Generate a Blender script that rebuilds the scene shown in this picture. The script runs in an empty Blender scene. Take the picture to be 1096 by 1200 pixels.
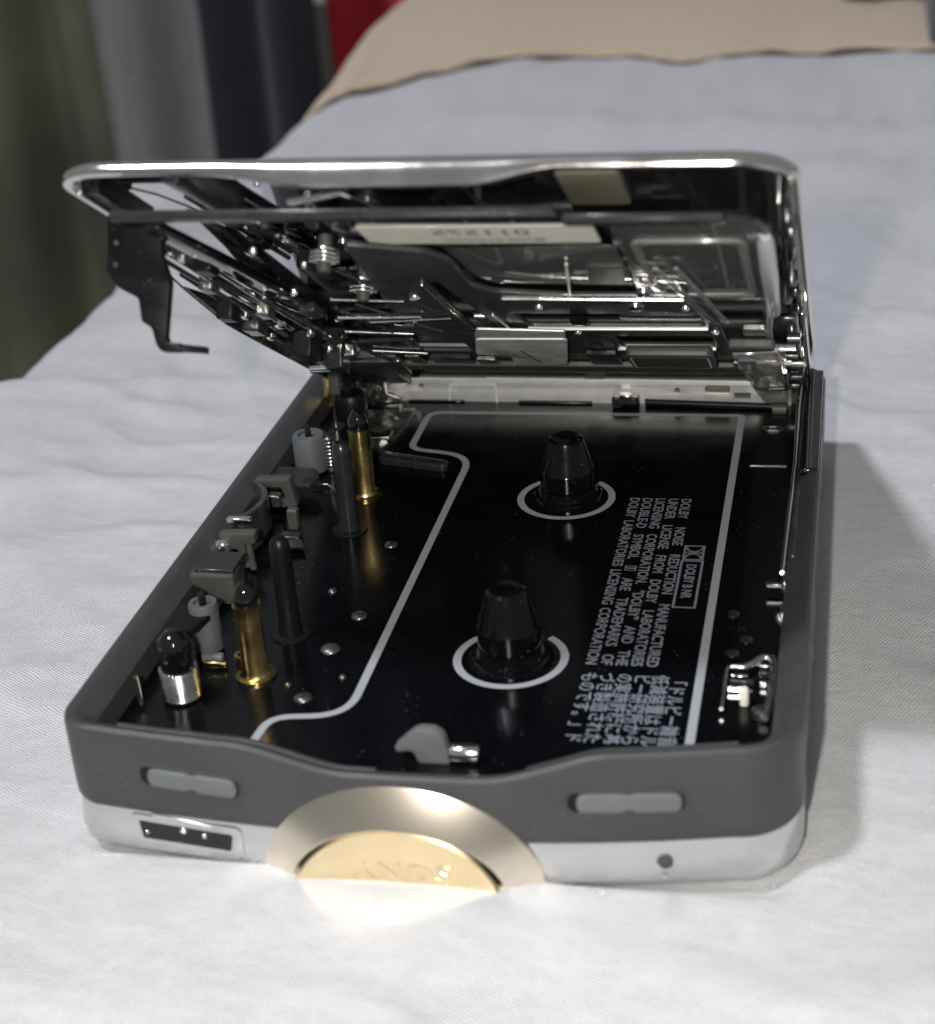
import bpy, bmesh, math, random
from mathutils import Matrix, Vector, noise

S = 0.001                      # everything below is written in millimetres
R = math.radians
rng = random.Random(7)
scene = bpy.context.scene
col = scene.collection

# ------------------------------------------------------------------ camera
cam_d = bpy.data.cameras.new('camera')
cam = bpy.data.objects.new('camera', cam_d)
col.objects.link(cam)
cR = Vector((0.97718, 0.20014, -0.07121)); cU = Vector((-0.02563, 0.44383, 0.89575)); cF = Vector((-0.21088, 0.87348, -0.43882))
cam.matrix_world = Matrix(((cR.x, cU.x, -cF.x, 37.508 * S), (cR.y, cU.y, -cF.y, -170.994 * S),
                           (cR.z, cU.z, -cF.z, 104.668 * S), (0, 0, 0, 1)))
cam_d.sensor_fit = 'VERTICAL'
cam_d.sensor_height = 24.0
cam_d.lens = 24.0 * 2057.23 / 1200.0
cam_d.clip_start = 0.01
cam_d.clip_end = 20.0
cam_d.dof.use_dof = True
cam_d.dof.focus_distance = 0.232
cam_d.dof.aperture_fstop = 20.0
scene.camera = cam

# ------------------------------------------------------------------ light
world = bpy.data.worlds.new('World'); scene.world = world
world.use_nodes = True
bg = world.node_tree.nodes['Background']
bg.inputs['Color'].default_value = (0.95, 0.97, 1.0, 1)
bg.inputs['Strength'].default_value = 0.18

def area(name, loc, target, size, power, colr):
    l = bpy.data.lights.new(name, 'AREA'); l.shape = 'DISK'; l.size = size; l.energy = power; l.color = colr
    o = bpy.data.objects.new(name, l); col.objects.link(o)
    o.location = loc
    o.rotation_euler = (Vector(target) - Vector(loc)).to_track_quat('-Z', 'Y').to_euler()
    return o
area('ceiling_lamp', (-0.56, -0.26, 1.42), (0, 0.05, 0), 0.16, 14.5, (0.87, 0.905, 1.0))
area('phone_flash', (0.020, -0.184, 0.118), (0, 0.01, -0.005), 0.006, 0.37, (1.0, 0.96, 0.89))     # the phone's own flash, beside its lens

scene.view_settings.view_transform = 'Standard'
scene.view_settings.look = 'None'
scene.view_settings.exposure = 0.16
scene.view_settings.gamma = 1.0
scene.cycles.use_denoising = True
scene.cycles.max_bounces = 10
scene.cycles.transparent_max_bounces = 12
scene.cycles.sample_clamp_indirect = 0.0
scene.cycles.blur_glossy = 0.0

# ------------------------------------------------------------------ materials
MATS = {}
def mat(name, color, rough=0.4, metal=0.0, coat=0.0, coat_rough=0.05, spec=0.5, alpha=1.0, trans=0.0,
        var=0.0, var_scale=300.0, dust=0.00, dust_scale=1980.0, bump=0.0, bump_scale=2500.0,
        stretch=(1, 1, 1), rough_var=0.0, ior=1.45):
    m = bpy.data.materials.new(name); m.use_nodes = True
    nt = m.node_tree; N = nt.nodes; L = nt.links
    b = N['Principled BSDF']
    b.inputs['Base Color'].default_value = (*color, 1)
    b.inputs['Roughness'].default_value = rough
    b.inputs['Metallic'].default_value = metal
    b.inputs['Coat Weight'].default_value = coat
    b.inputs['Coat Roughness'].default_value = coat_rough
    b.inputs['Specular IOR Level'].default_value = spec
    b.inputs['Alpha'].default_value = alpha
    b.inputs['Transmission Weight'].default_value = trans
    b.inputs['IOR'].default_value = ior
    tc = N.new('ShaderNodeTexCoord'); mp = N.new('ShaderNodeMapping')
    mp.inputs['Scale'].default_value = stretch
    L.new(tc.outputs['Object'], mp.inputs['Vector'])
    colsock = None
    if var > 0:
        nz = N.new('ShaderNodeTexNoise'); nz.inputs['Scale'].default_value = var_scale; nz.inputs['Detail'].default_value = 5
        L.new(mp.outputs['Vector'], nz.inputs['Vector'])
        mx = N.new('ShaderNodeMix'); mx.data_type = 'RGBA'
        mx.inputs['A'].default_value = (*[c * (1 - var) for c in color], 1)
        mx.inputs['B'].default_value = (*[min(1, c * (1 + var)) for c in color], 1)
        L.new(nz.outputs['Fac'], mx.inputs['Factor'])
        L.new(mx.outputs['Result'], b.inputs['Base Color']); colsock = mx.outputs['Result']
        if rough_var > 0:
            mr = N.new('ShaderNodeMapRange'); mr.inputs['From Min'].default_value = 0.3; mr.inputs['From Max'].default_value = 0.7
            mr.inputs['To Min'].default_value = max(0.01, rough - rough_var); mr.inputs['To Max'].default_value = rough + rough_var
            L.new(nz.outputs['Fac'], mr.inputs['Value']); L.new(mr.outputs['Result'], b.inputs['Roughness'])
    if dust > 0:
        vz = N.new('ShaderNodeTexVoronoi'); vz.inputs['Scale'].default_value = dust_scale
        L.new(tc.outputs['Object'], vz.inputs['Vector'])
        nd = N.new('ShaderNodeTexNoise'); nd.inputs['Scale'].default_value = dust_scale * 0.21
        L.new(tc.outputs['Object'], nd.inputs['Vector'])
        ad = N.new('ShaderNodeMath'); ad.operation = 'MULTIPLY_ADD'; ad.inputs[1].default_value = 0.55; ad.inputs[2].default_value = -0.215
        L.new(nd.outputs['Fac'], ad.inputs[0])
        lt = N.new('ShaderNodeMath'); lt.operation = 'LESS_THAN'
        L.new(vz.outputs['Distance'], lt.inputs[0]); L.new(ad.outputs[0], lt.inputs[1])
        ml = N.new('ShaderNodeMath'); ml.operation = 'MULTIPLY'; ml.inputs[1].default_value = dust
        L.new(lt.outputs[0], ml.inputs[0])
        m2 = N.new('ShaderNodeMix'); m2.data_type = 'RGBA'
        m2.inputs['A'].default_value = (*color, 1); m2.inputs['B'].default_value = (0.55, 0.56, 0.58, 1)
        if colsock: L.new(colsock, m2.inputs['A'])
        L.new(ml.outputs[0], m2.inputs['Factor']); L.new(m2.outputs['Result'], b.inputs['Base Color'])
    if bump > 0:
        nb = N.new('ShaderNodeTexNoise'); nb.inputs['Scale'].default_value = bump_scale; nb.inputs['Detail'].default_value = 3
        L.new(mp.outputs['Vector'], nb.inputs['Vector'])
        bp = N.new('ShaderNodeBump'); bp.inputs['Strength'].default_value = bump; bp.inputs['Distance'].default_value = 0.0002
        L.new(nb.outputs['Fac'], bp.inputs['Height']); L.new(bp.outputs['Normal'], b.inputs['Normal'])
    MATS[name] = m
    return m

mat('charcoal_plastic', (0.050, 0.0515, 0.0515), 0.42, var=0.22, var_scale=130, rough_var=0.12, dust=0.16, dust_scale=1500, bump=0.25, bump_scale=5200)
mat('silver_paint', (0.66, 0.66, 0.66), 0.18, metal=0.9, var=0.10, var_scale=160, rough_var=0.1, bump=0.05, bump_scale=3000)
mat('deck_black', (0.002, 0.0024, 0.0032), 0.19, spec=0.30, coat=0.08, coat_rough=0.08, var=0.3, var_scale=150, rough_var=0.05, dust=0.10, dust_scale=1300, bump=0.08, bump_scale=3000)
mat('print_grey', (0.33, 0.34, 0.37), 0.55, var=0.08, var_scale=900)
mat('print_text', (0.20, 0.215, 0.25), 0.55, var=0.15, var_scale=900)
mat('gold_brushed', (0.87, 0.79, 0.65), 0.25, metal=1.0, var=0.03, var_scale=2500)
mat('gold_face', (0.88, 0.75, 0.50), 0.235, metal=1.0, var=0.05, var_scale=150, rough_var=0.05)
mat('brass', (0.62, 0.46, 0.19), 0.24, metal=1.0, var=0.3, var_scale=350, rough_var=0.06)
mat('chrome', (0.82, 0.78, 0.75), 0.14, metal=1.0, var=0.06, var_scale=200, rough_var=0.05, bump=0.05, bump_scale=1300)
mat('steel', (0.62, 0.62, 0.60), 0.24, metal=1.0, var=0.18, var_scale=420, rough_var=0.1, bump=0.06, bump_scale=2200)
mat('tab_metal', (0.66, 0.66, 0.62), 0.5, metal=0.3, var=0.45, var_scale=260, rough_var=0.1)
mat('steel_satin', (0.58, 0.58, 0.56), 0.40, metal=0.45, var=0.15, var_scale=500, rough_var=0.06, bump=0.08, bump_scale=2500)
mat('spindle_black', (0.003, 0.003, 0.0035), 0.13, spec=0.4, var=0.2, var_scale=400, rough_var=0.06, dust=0.15, dust_scale=1100)
mat('steel_bright', (0.86, 0.86, 0.83), 0.15, metal=1.0, var=0.08, var_scale=600, rough_var=0.06)
mat('steel_dark', (0.17, 0.175, 0.17), 0.30, metal=0.85, var=0.25, var_scale=420, rough_var=0.1, bump=0.05, bump_scale=2200, dust=0.20, dust_scale=1540)
mat('gunmetal', (0.028, 0.029, 0.029), 0.28, metal=0.3, coat=0.3, var=0.25, var_scale=400, rough_var=0.08, dust=0.24, dust_scale=1320)
mat('black_plastic', (0.006, 0.0062, 0.0066), 0.36, spec=0.3, var=0.2, var_scale=400, rough_var=0.08, dust=0.20, dust_scale=1540)
mat('black_gloss', (0.005, 0.005, 0.006), 0.06, coat=0.4, coat_rough=0.02, var=0.2, var_scale=300, dust=0.16, dust_scale=572)
mat('lid_mirror', (0.64, 0.64, 0.66), 0.04, metal=1.0, var=0.1, var_scale=150)
mat('edge_gleam', (0.72, 0.72, 0.70), 0.35, metal=0.25, var=0.12, var_scale=900)  # diffuse white: the gleam of thin bright edges is put into the colour
mat('holder_grey', (0.040, 0.043, 0.042), 0.33, metal=0.15, var=0.25, var_scale=300, rough_var=0.08, bump=0.04, bump_scale=2500, dust=0.15, dust_scale=1500)
mat('lid_liner', (0.012, 0.012, 0.013), 0.08, spec=0.6, coat=0.3, var=0.2, var_scale=120, dust=0.12, dust_scale=660)
mat('grey_rubber', (0.085, 0.092, 0.098), 0.6, var=0.12, var_scale=600, bump=0.15, bump_scale=4000)
mat('grey_plastic', (0.060, 0.061, 0.055), 0.45, var=0.12, var_scale=400, dust=0.16, dust_scale=1980)
mat('pale_plastic', (0.13, 0.134, 0.138), 0.42, var=0.06, var_scale=300)
mat('pill_plastic', (0.13, 0.14, 0.142), 0.38, var=0.06, var_scale=300, spec=0.6)
mat('smoke_clear', (0.15, 0.152, 0.145), 0.07, alpha=0.50, coat=0.6, coat_rough=0.03, var=0.2, var_scale=90)
mat('clear_plastic', (0.34, 0.34, 0.32), 0.10, alpha=0.55, coat=0.7, coat_rough=0.03, var=0.2, var_scale=200)
mat('highlight_white', (0.55, 0.56, 0.57), 0.22, alpha=0.85, coat=0.5, var=0.05, var_scale=200)  # whitish, for the highlight painted along the holder's glossy right side
mat('sticker_paper', (0.60, 0.585, 0.50), 0.55, var=0.04, var_scale=300)
mat('sticker_ink', (0.16, 0.155, 0.14), 0.6, var=0.2, var_scale=800)
mat('tan_felt', (0.16, 0.15, 0.10), 0.8, var=0.2, var_scale=900, bump=0.4)
mat('red_plastic', (0.26, 0.045, 0.035), 0.45, var=0.1, var_scale=500)
mat('ivory_plastic', (0.75, 0.72, 0.60), 0.4, var=0.05, var_scale=500)

# woven bed linen
def weave_mat(name, color, period_mm, bump_d, rot, var=0.06):
    m = bpy.data.materials.new(name); m.use_nodes = True
    nt = m.node_tree; N = nt.nodes; L = nt.links; b = N['Principled BSDF']
    b.inputs['Roughness'].default_value = 0.85
    b.inputs['Sheen Weight'].default_value = 0.18
    tc = N.new('ShaderNodeTexCoord'); mp = N.new('ShaderNodeMapping'); mp.inputs['Rotation'].default_value = (0, 0, R(rot))
    nd = N.new('ShaderNodeTexNoise'); nd.inputs['Scale'].default_value = 260; nd.inputs['Detail'].default_value = 3
    vm = N.new('ShaderNodeVectorMath'); vm.operation = 'MULTIPLY_ADD'; vm.inputs[1].default_value = (0.0008, 0.0008, 0)
    L.new(tc.outputs['Object'], nd.inputs['Vector']); L.new(nd.outputs['Color'], vm.inputs[0]); L.new(tc.outputs['Object'], vm.inputs[2])
    L.new(vm.outputs['Vector'], mp.inputs['Vector'])
    sc = 2 * math.pi / (20 * period_mm * S)
    ws = []
    for d, k in (('X', 1.0), ('Y', 1.12)):
        w = N.new('ShaderNodeTexWave'); w.wave_type = 'BANDS'; w.bands_direction = d
        w.inputs['Scale'].default_value = sc * k; w.inputs['Distortion'].default_value = 0.6; w.inputs['Detail'].default_value = 1
        w.inputs['Detail Scale'].default_value = 0.5
        L.new(mp.outputs['Vector'], w.inputs['Vector']); ws.append(w)
    mul = N.new('ShaderNodeMath'); mul.operation = 'MULTIPLY'
    L.new(ws[0].outputs['Fac'], mul.inputs[0]); L.new(ws[1].outputs['Fac'], mul.inputs[1])
    slub = N.new('ShaderNodeTexNoise'); slub.inputs['Scale'].default_value = 210; slub.inputs['Detail'].default_value = 6; slub.inputs['Roughness'].default_value = 0.7
    smp = N.new('ShaderNodeMapping'); smp.inputs['Scale'].default_value = (1, 2.2, 1); smp.inputs['Rotation'].default_value = (0, 0, R(rot))
    L.new(tc.outputs['Object'], smp.inputs['Vector']); L.new(smp.outputs['Vector'], slub.inputs['Vector'])
    add = N.new('ShaderNodeMath'); add.operation = 'MULTIPLY_ADD'; add.inputs[1].default_value = 1.9
    L.new(slub.outputs['Fac'], add.inputs[0]); L.new(mul.outputs[0], add.inputs[2])
    bp = N.new('ShaderNodeBump'); bp.inputs['Strength'].default_value = 0.9; bp.inputs['Distance'].default_value = bump_d * S
    L.new(add.outputs[0], bp.inputs['Height']); L.new(bp.outputs['Normal'], b.inputs['Normal'])
    mx = N.new('ShaderNodeMix'); mx.data_type = 'RGBA'
    mx.inputs['A'].default_value = (*[c * (1 - 2.2 * var) for c in color], 1); mx.inputs['B'].default_value = (*[min(1, c * (1 + var)) for c in color], 1)
    mr = N.new('ShaderNodeMath'); mr.operation = 'MULTIPLY_ADD'; mr.inputs[1].default_value = 0.5; mr.inputs[2].default_value = -0.05
    L.new(add.outputs[0], mr.inputs[0]); L.new(mr.outputs[0], mx.inputs['Factor']); L.new(mx.outputs['Result'], b.inputs['Base Color'])
    MATS[name] = m
weave_mat('linen', (0.69, 0.69, 0.70), 0.44, 0.26, 28, var=0.12)
weave_mat('beige_wool', (0.66, 0.53, 0.385), 1.4, 0.3, 10, var=0.14)
mat('olive_cloth', (0.115, 0.118, 0.078), 0.9, var=0.9, var_scale=11, bump=0.3, bump_scale=300)
weave_mat('grey_cloth', (0.235, 0.225, 0.21), 2.0, 0.2, 0, var=0.2)
weave_mat('navy_cloth', (0.012, 0.014, 0.024), 2.0, 0.2, 0, var=0.2)
weave_mat('red_cloth', (0.55, 0.022, 0.05), 1.6, 0.2, 0, var=0.1)
weave_mat('slate_cloth', (0.07, 0.072, 0.08), 1.6, 0.2, 0, var=0.1)
mat('floor_wood', (0.05, 0.04, 0.03), 0.6, var=0.3, var_scale=12, stretch=(8, 1, 1))

# ------------------------------------------------------------------ mesh helpers
def tag(o, label=None, cat=None, group=None, kind=None):
    if label: o['label'] = label
    if cat: o['category'] = cat
    if group: o['group'] = group
    if kind: o['kind'] = kind
    return o

ident = lambda a, b, c: (a, b, c)
LID = lambda u, v, w: (u, -v, w)                 # lid coordinates: across, from the hinge to the free edge, outward
def XZ(y): return lambda a, b, c: (a, y + c, b)  # drawing plane facing the front
def YZ(x): return lambda a, b, c: (x + c, a, b)  # drawing plane facing the side
def XY(z): return lambda a, b, c: (a, b, z + c)
def LUV(w): return lambda a, b, c: (a, -b, w + c)
def LUW(v): return lambda a, b, c: (a, -(v + c), b)
def LVW(u): return lambda a, b, c: (u + c, -a, b)

class MB:
    def __init__(s, f=ident): s.v = []; s.f = []; s.m = f
    def add(s, vs, fs):
        o = len(s.v); s.v += [s.m(*p) for p in vs]; s.f += [tuple(i + o for i in q) for q in fs]; return s
    def box(s, x0, x1, y0, y1, z0, z1):
        return s.add([(x0,y0,z0),(x1,y0,z0),(x1,y1,z0),(x0,y1,z0),(x0,y0,z1),(x1,y0,z1),(x1,y1,z1),(x0,y1,z1)],
                     [(0,3,2,1),(4,5,6,7),(0,1,5,4),(1,2,6,5),(2,3,7,6),(3,0,4,7)])
    def lathe(s, c, prof, n=32, axis='z', close=False):
        vs = []; fs = []
        for r, h in prof:
            for k in range(n):
                a = 2 * math.pi * k / n; x, y = r * math.cos(a), r * math.sin(a)
                p = {'z': (x, y, h), 'y': (x, h, y), 'x': (h, x, y)}[axis]
                vs.append((c[0] + p[0], c[1] + p[1], c[2] + p[2]))
        m = len(prof)
        for i in range(m - 1):
            for k in range(n):
                fs.append((i*n+k, i*n+(k+1) % n, (i+1)*n+(k+1) % n, (i+1)*n+k))
        if prof[0][0] > 1e-6: fs.append(tuple(range(n)))
        if prof[-1][0] > 1e-6: fs.append(tuple((m-1)*n+k for k in range(n)))
        return s.add(vs, fs)
    def tube(s, path, r, n=8, closed=False):
        P = [Vector(p) for p in path]; m = len(P); vs = []; fs = []; ref = None
        for i, p in enumerate(P):
            if closed: t = P[(i+1) % m] - P[i-1]
            else: t = P[min(i+1, m-1)] - P[max(i-1, 0)]
            t.normalize()
            if ref is None:
                ref = Vector((0, 0, 1)) if abs(t.z) < 0.9 else Vector((1, 0, 0))
            a = (ref - t * ref.dot(t)).normalized(); b = t.cross(a); ref = a
            rr = r[i] if isinstance(r, (list, tuple)) else r
            for k in range(n):
                q = 2 * math.pi * k / n
                vs.append(tuple(p + a * (rr * math.cos(q)) + b * (rr * math.sin(q))))
        for i in range(m if closed else m - 1):
            j = (i + 1) % m
            for k in range(n): fs.append((i*n+k, i*n+(k+1) % n, j*n+(k+1) % n, j*n+k))
        if not closed: fs += [tuple(range(n)), tuple((m-1)*n+k for k in range(n))]
        return s.add(vs, fs)
    def coil(s, c, r, wire, turns, h, axis='z', n=14):
        path = []
        for k in range(int(turns * n) + 1):
            a = 2 * math.pi * k / n; x, y = r * math.cos(a), r * math.sin(a); z = h * k / (turns * n)
            p = {'z': (x, y, z), 'y': (x, z, y), 'x': (z, x, y)}[axis]
            path.append((c[0]+p[0], c[1]+p[1], c[2]+p[2]))
        return s.tube(path, wire, 6)
    def ribbon(s, pts, w, z=0.0, closed=False):
        m = len(pts); vs = []; fs = []
        for i in range(m):
            a = pts[i-1] if (closed or i > 0) else pts[i]; b = pts[(i+1) % m] if (closed or i < m-1) else pts[i]
            p = pts[i]
            d1 = Vector((p[0]-a[0], p[1]-a[1])); d2 = Vector((b[0]-p[0], b[1]-p[1]))
            if d1.length < 1e-9: d1 = d2.copy()
            if d2.length < 1e-9: d2 = d1.copy()
            d1.normalize(); d2.normalize(); t = (d1 + d2).normalized(); nn = Vector((-t.y, t.x))
            k = w / 2 / max(0.4, t.dot(d1))
            vs += [(p[0]+nn.x*k, p[1]+nn.y*k, z), (p[0]-nn.x*k, p[1]-nn.y*k, z)]
        for i in range(m if closed else m-1):
            j = (i+1) % m; fs.append((2*i, 2*i+1, 2*j+1, 2*j))
        return s.add(vs, fs)
    def build(s, name, material, parent=None, smooth=None, bevel=0.0, seg=2):
        me = bpy.data.meshes.new(name)
        me.from_pydata([(x*S, y*S, z*S) for x, y, z in s.v], [], s.f)
        bm = bmesh.new(); bm.from_mesh(me); bmesh.ops.recalc_face_normals(bm, faces=bm.faces); bm.to_mesh(me); bm.free()
        return link(name, me, material, parent, smooth, bevel, seg)

def link(name, me, material, parent=None, smooth=None, bevel=0.0, seg=2):
    me.materials.clear(); me.materials.append(MATS[material])
    o = bpy.data.objects.new(name, me); col.objects.link(o)
    if parent is not None: o.parent = parent
    if bevel > 0:
        b = o.modifiers.new('bevel', 'BEVEL'); b.width = bevel * S; b.segments = seg; b.limit_method = 'ANGLE'; b.angle_limit = R(40)
        smooth = smooth or 40
    if smooth:
        me.polygons.foreach_set('use_smooth', [True] * len(me.polygons))
        me.update()
        try: me.set_sharp_from_angle(angle=R(smooth))
        except Exception: pass
    return o

def fillet(poly, r, n=5, closed=True):
    out = []; m = len(poly)
    for i, p in enumerate(poly):
        rr = r[i] if isinstance(r, (list, tuple)) else r
        if rr <= 0 or (not closed and i in (0, m-1)): out.append(tuple(p)); continue
        P = Vector(p); a = Vector(poly[i-1]) - P; b = Vector(poly[(i+1) % m]) - P
        d = min(rr, a.length * 0.48, b.length * 0.48); A = P + a.normalized() * d; B = P + b.normalized() * d
        for k in range(n + 1):
            t = k / n; q = A * (1-t)**2 + P * (2*t*(1-t)) + B * t*t; out.append((q.x, q.y))
    return out
def rect(x0, x1, y0, y1): return [(x0, y0), (x1, y0), (x1, y1), (x0, y1)]
def rrect(x0, x1, y0, y1, r, n=5): return fillet(rect(x0, x1, y0, y1), r, n)
def ell(cx, cy, rx, ry, n=40, a0=0, a1=360):
    return [(cx + rx*math.cos(R(a0+(a1-a0)*k/n)), cy + ry*math.sin(R(a0+(a1-a0)*k/n))) for k in range(n if abs(a1-a0) == 360 else n+1)]

def flat_mesh(cu):
    ob = bpy.data.objects.new('tmp', cu); col.objects.link(ob)
    dg = bpy.context.evaluated_depsgraph_get()
    me = bpy.data.meshes.new_from_object(ob.evaluated_get(dg))
    bpy.data.objects.remove(ob); bpy.data.curves.remove(cu)
    return me
def plate(name, material, parent, outline, t, fmap, holes=(), bevel=0.0, smooth=35):
    """a sheet with real holes: 2-D outline and holes, thickness t centred on the drawing plane"""
    cu = bpy.data.curves.new(name, 'CURVE'); cu.dimensions = '2D'; cu.fill_mode = 'BOTH'
    cu.extrude = max(t / 2 - bevel, 1e-4)
    cu.bevel_depth = bevel; cu.bevel_resolution = 1; cu.offset = -bevel
    for pts in [outline] + list(holes):
        sp = cu.splines.new('POLY'); sp.points.add(len(pts) - 1); sp.use_cyclic_u = True
        for q, p in zip(sp.points, pts): q.co = (p[0], p[1], 0, 1)
    me = flat_mesh(cu)
    for v in me.vertices:
        x, y, z = fmap(*v.co); v.co = (x*S, y*S, z*S)
    bm = bmesh.new(); bm.from_mesh(me); bmesh.ops.remove_doubles(bm, verts=bm.verts, dist=1e-7)
    bmesh.ops.recalc_face_normals(bm, faces=bm.faces); bm.to_mesh(me); bm.free()
    me.name = name
    return link(name, me, material, parent, smooth)
def text_geo(txt, size, sx=1.0, extrude=0.0, offset=0.0):
    cu = bpy.data.curves.new('t', 'FONT'); cu.body = txt; cu.size = size; cu.extrude = extrude; cu.resolution_u = 3; cu.offset = offset
    me = flat_mesh(cu)
    vs = [(v.co.x * sx, v.co.y, v.co.z) for v in me.vertices]; fs = [tuple(p.vertices) for p in me.polygons]
    bpy.data.meshes.remove(me)
    return vs, fs
def empty(name, loc=(0, 0, 0)):
    o = bpy.data.objects.new(name, None); o.empty_display_size = 0.01; col.objects.link(o)
    o.location = [c * S for c in loc]; return o
def dup(o, dx, dy, dz=0.0, parent=None):
    c = o.copy(); col.objects.link(c); c.parent = parent if parent else o.parent
    c.location = (o.location.x + dx*S, o.location.y + dy*S, o.location.z + dz*S)
    for ch in o.children:
        d = ch.copy(); col.objects.link(d); d.parent = c
    return c
def smoothstep(a, b, x):
    t = max(0, min(1, (x - a) / (b - a))); return t * t * (3 - 2 * t)

# ================================================================== the setting
BX0, BX1, BY0, BY1, ZB = -45.2, 34.0, -27.0, 80.0, -12.6     # body outline, underside
def grid_axis(a, b, dense0, dense1, fine, coarse):
    out = [a]
    while out[-1] < b:
        x = out[-1]
        d = max(0, dense0 - x, x - dense1)
        out.append(x + min(coarse, fine + d * 0.05))
    return out
def gauss_line(x, y, ax, ay, bx, by, w):
    dx, dy = bx-ax, by-ay; L2 = dx*dx+dy*dy; t = ((x-ax)*dx+(y-ay)*dy)/L2
    e = max(0, -t, t-1) * math.sqrt(L2)
    t = max(0, min(1, t)); px, py = ax+t*dx, ay+t*dy
    d = math.hypot(x-px, y-py)
    return math.exp(-(d/w)**2)
creases = [(-135, 92, -70, 118, 5, 2.2), (-120, 60, -66, 72, 4, 1.0), (-130, 40, -60, 44, 6, 1.3), (-128, 128, -80, 150, 6, 1.6),
           (60, 165, 140, 150, 6, 2.4), (45, 140, 160, 134, 4, 2.2), (60, 205, 150, 190, 8, 2.4), (48, 112, 130, 108, 5, 1.0),
           (-90, 230, 40, 250, 10, 3.0), (-70, 300, 120, 280, 12, 4.0), (-60, -2, -44.5, 30, 5, 1.1), (52, 60, 110, 20, 7, 1.2),
           (-30, -50, 20, -56, 6, 1.0), (10, -46, 70, -38, 5, 0.9), (-95, -30, -50, -40, 6, 1.4), (50, 10, 90, -25, 6, 1.1),
           (-80, 20, -50, -8, 4, 0.9), (-100, -8, -52, -24, 2.5, 1.0), (-75, -52, -30, -44, 2.5, 0.8), (-60, -70, 10, -62, 3, 0.9), (20, -60, 70, -50, 2.5, 0.7),
           (-110, 78, -60, 60, 2.4, 0.9), (-118, 108, -74, 98, 2.6, 1.0), (-95, 140, -60, 112, 2.6, 0.9), (42, 84, 90, 96, 2.5, 0.8), (45, 30, 100, 52, 2.5, 0.8), (-58, 28, -50, 60, 2.2, 0.7), (-90, -15, -60, 12, 2.5, 0.9)]
def sheet_z(x, y):
    z = ZB + 0.1
    n = noise.noise(Vector((x*0.012, y*0.012, 3.1))) * 5.0 + noise.noise(Vector((x*0.035, y*0.03, 7.7))) * 1.7
    n += noise.noise(Vector((x*0.11, y*0.09, 1.3))) * 0.45 + noise.noise(Vector((x*0.3, y*0.26, 5.3))) * 0.10
    for ax, ay, bx, by, w, h in creases:
        n += h * gauss_line(x, y, ax, ay, bx, by, w)
    # distance to the footprint of the player
    ddx = max(BX0 + 4 - x, 0, x - BX1 + 4); ddy = max(BY0 + 4 - y, 0, y - BY1 + 4); d = math.hypot(ddx, ddy)
    k = smoothstep(0, 55, d)
    z += n * k
    rid = 1 - abs(noise.noise(Vector((x*0.034 + 0.5*noise.noise(Vector((x*0.02, y*0.02, 1))), y*0.06 + x*0.016, 11.0))))
    z += 1.35 * max(0, rid - 0.72) / 0.28 * smoothstep(4, 30, d)
    z += 2.5 * smoothstep(0.5, 6, d) * (1 - smoothstep(9, 45, d))          # the sheet swells a little round the edge
    if y < BY0: z += 1.3 * math.exp(-((x + 6) / 20) ** 2) * smoothstep(1, 7, d) * (1 - smoothstep(8, 26, d))
    return z
EDGE = -112.0
xs = [-127 - 0.001] + grid_axis(EDGE, 330, -70, 70, 1.5, 14)
ys = grid_axis(-110, 760, -65, 110, 1.6, 16)
vs = []; fs = []
prof = [(-330, 'd'), (-200, 'd'), (-100, 'd'), (-55, 'd'), (-30, 'd')]
cols_ = []
arc = [(a, 'arc') for a in (90, 75, 60, 45, 30, 15)]
ncol = len(prof) + len(arc) + len(xs) - 1
for y in ys:
    wob = 3.0 * noise.noise(Vector((y*0.012, 0.4, 9))) + 1.2 * noise.noise(Vector((y*0.05, 2.4, 9)))
    z0 = sheet_z(EDGE, y)
    for zz, _ in prof: vs.append((-127 + wob + 2.5 * math.sin(y*0.07 + zz*0.01), y, zz))
    for a, _ in arc: vs.append((EDGE + wob - 15*math.sin(R(a)), y, z0 - 15 + 15*math.cos(R(a))))
    for x in xs[1:]: vs.append((x + wob * (1 - smoothstep(EDGE, EDGE + 30, x)), y, sheet_z(x, y)))
for j in range(len(ys) - 1):
    for i in range(ncol - 1):
        fs.append((j*ncol+i, j*ncol+i+1, (j+1)*ncol+i+1, (j+1)*ncol+i))
m = MB(); m.add(vs, fs)
sheet = m.build('bed_sheet', 'linen', smooth=180)
tag(sheet, 'white woven bed sheet, softly creased, that everything lies on', kind='structure')

m = MB(); m.box(-3000, 3000, -400, 3000, -470, -450)
tag(m.build('floor', 'floor_wood'), 'dark floor beside the bed', kind='structure')

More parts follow.
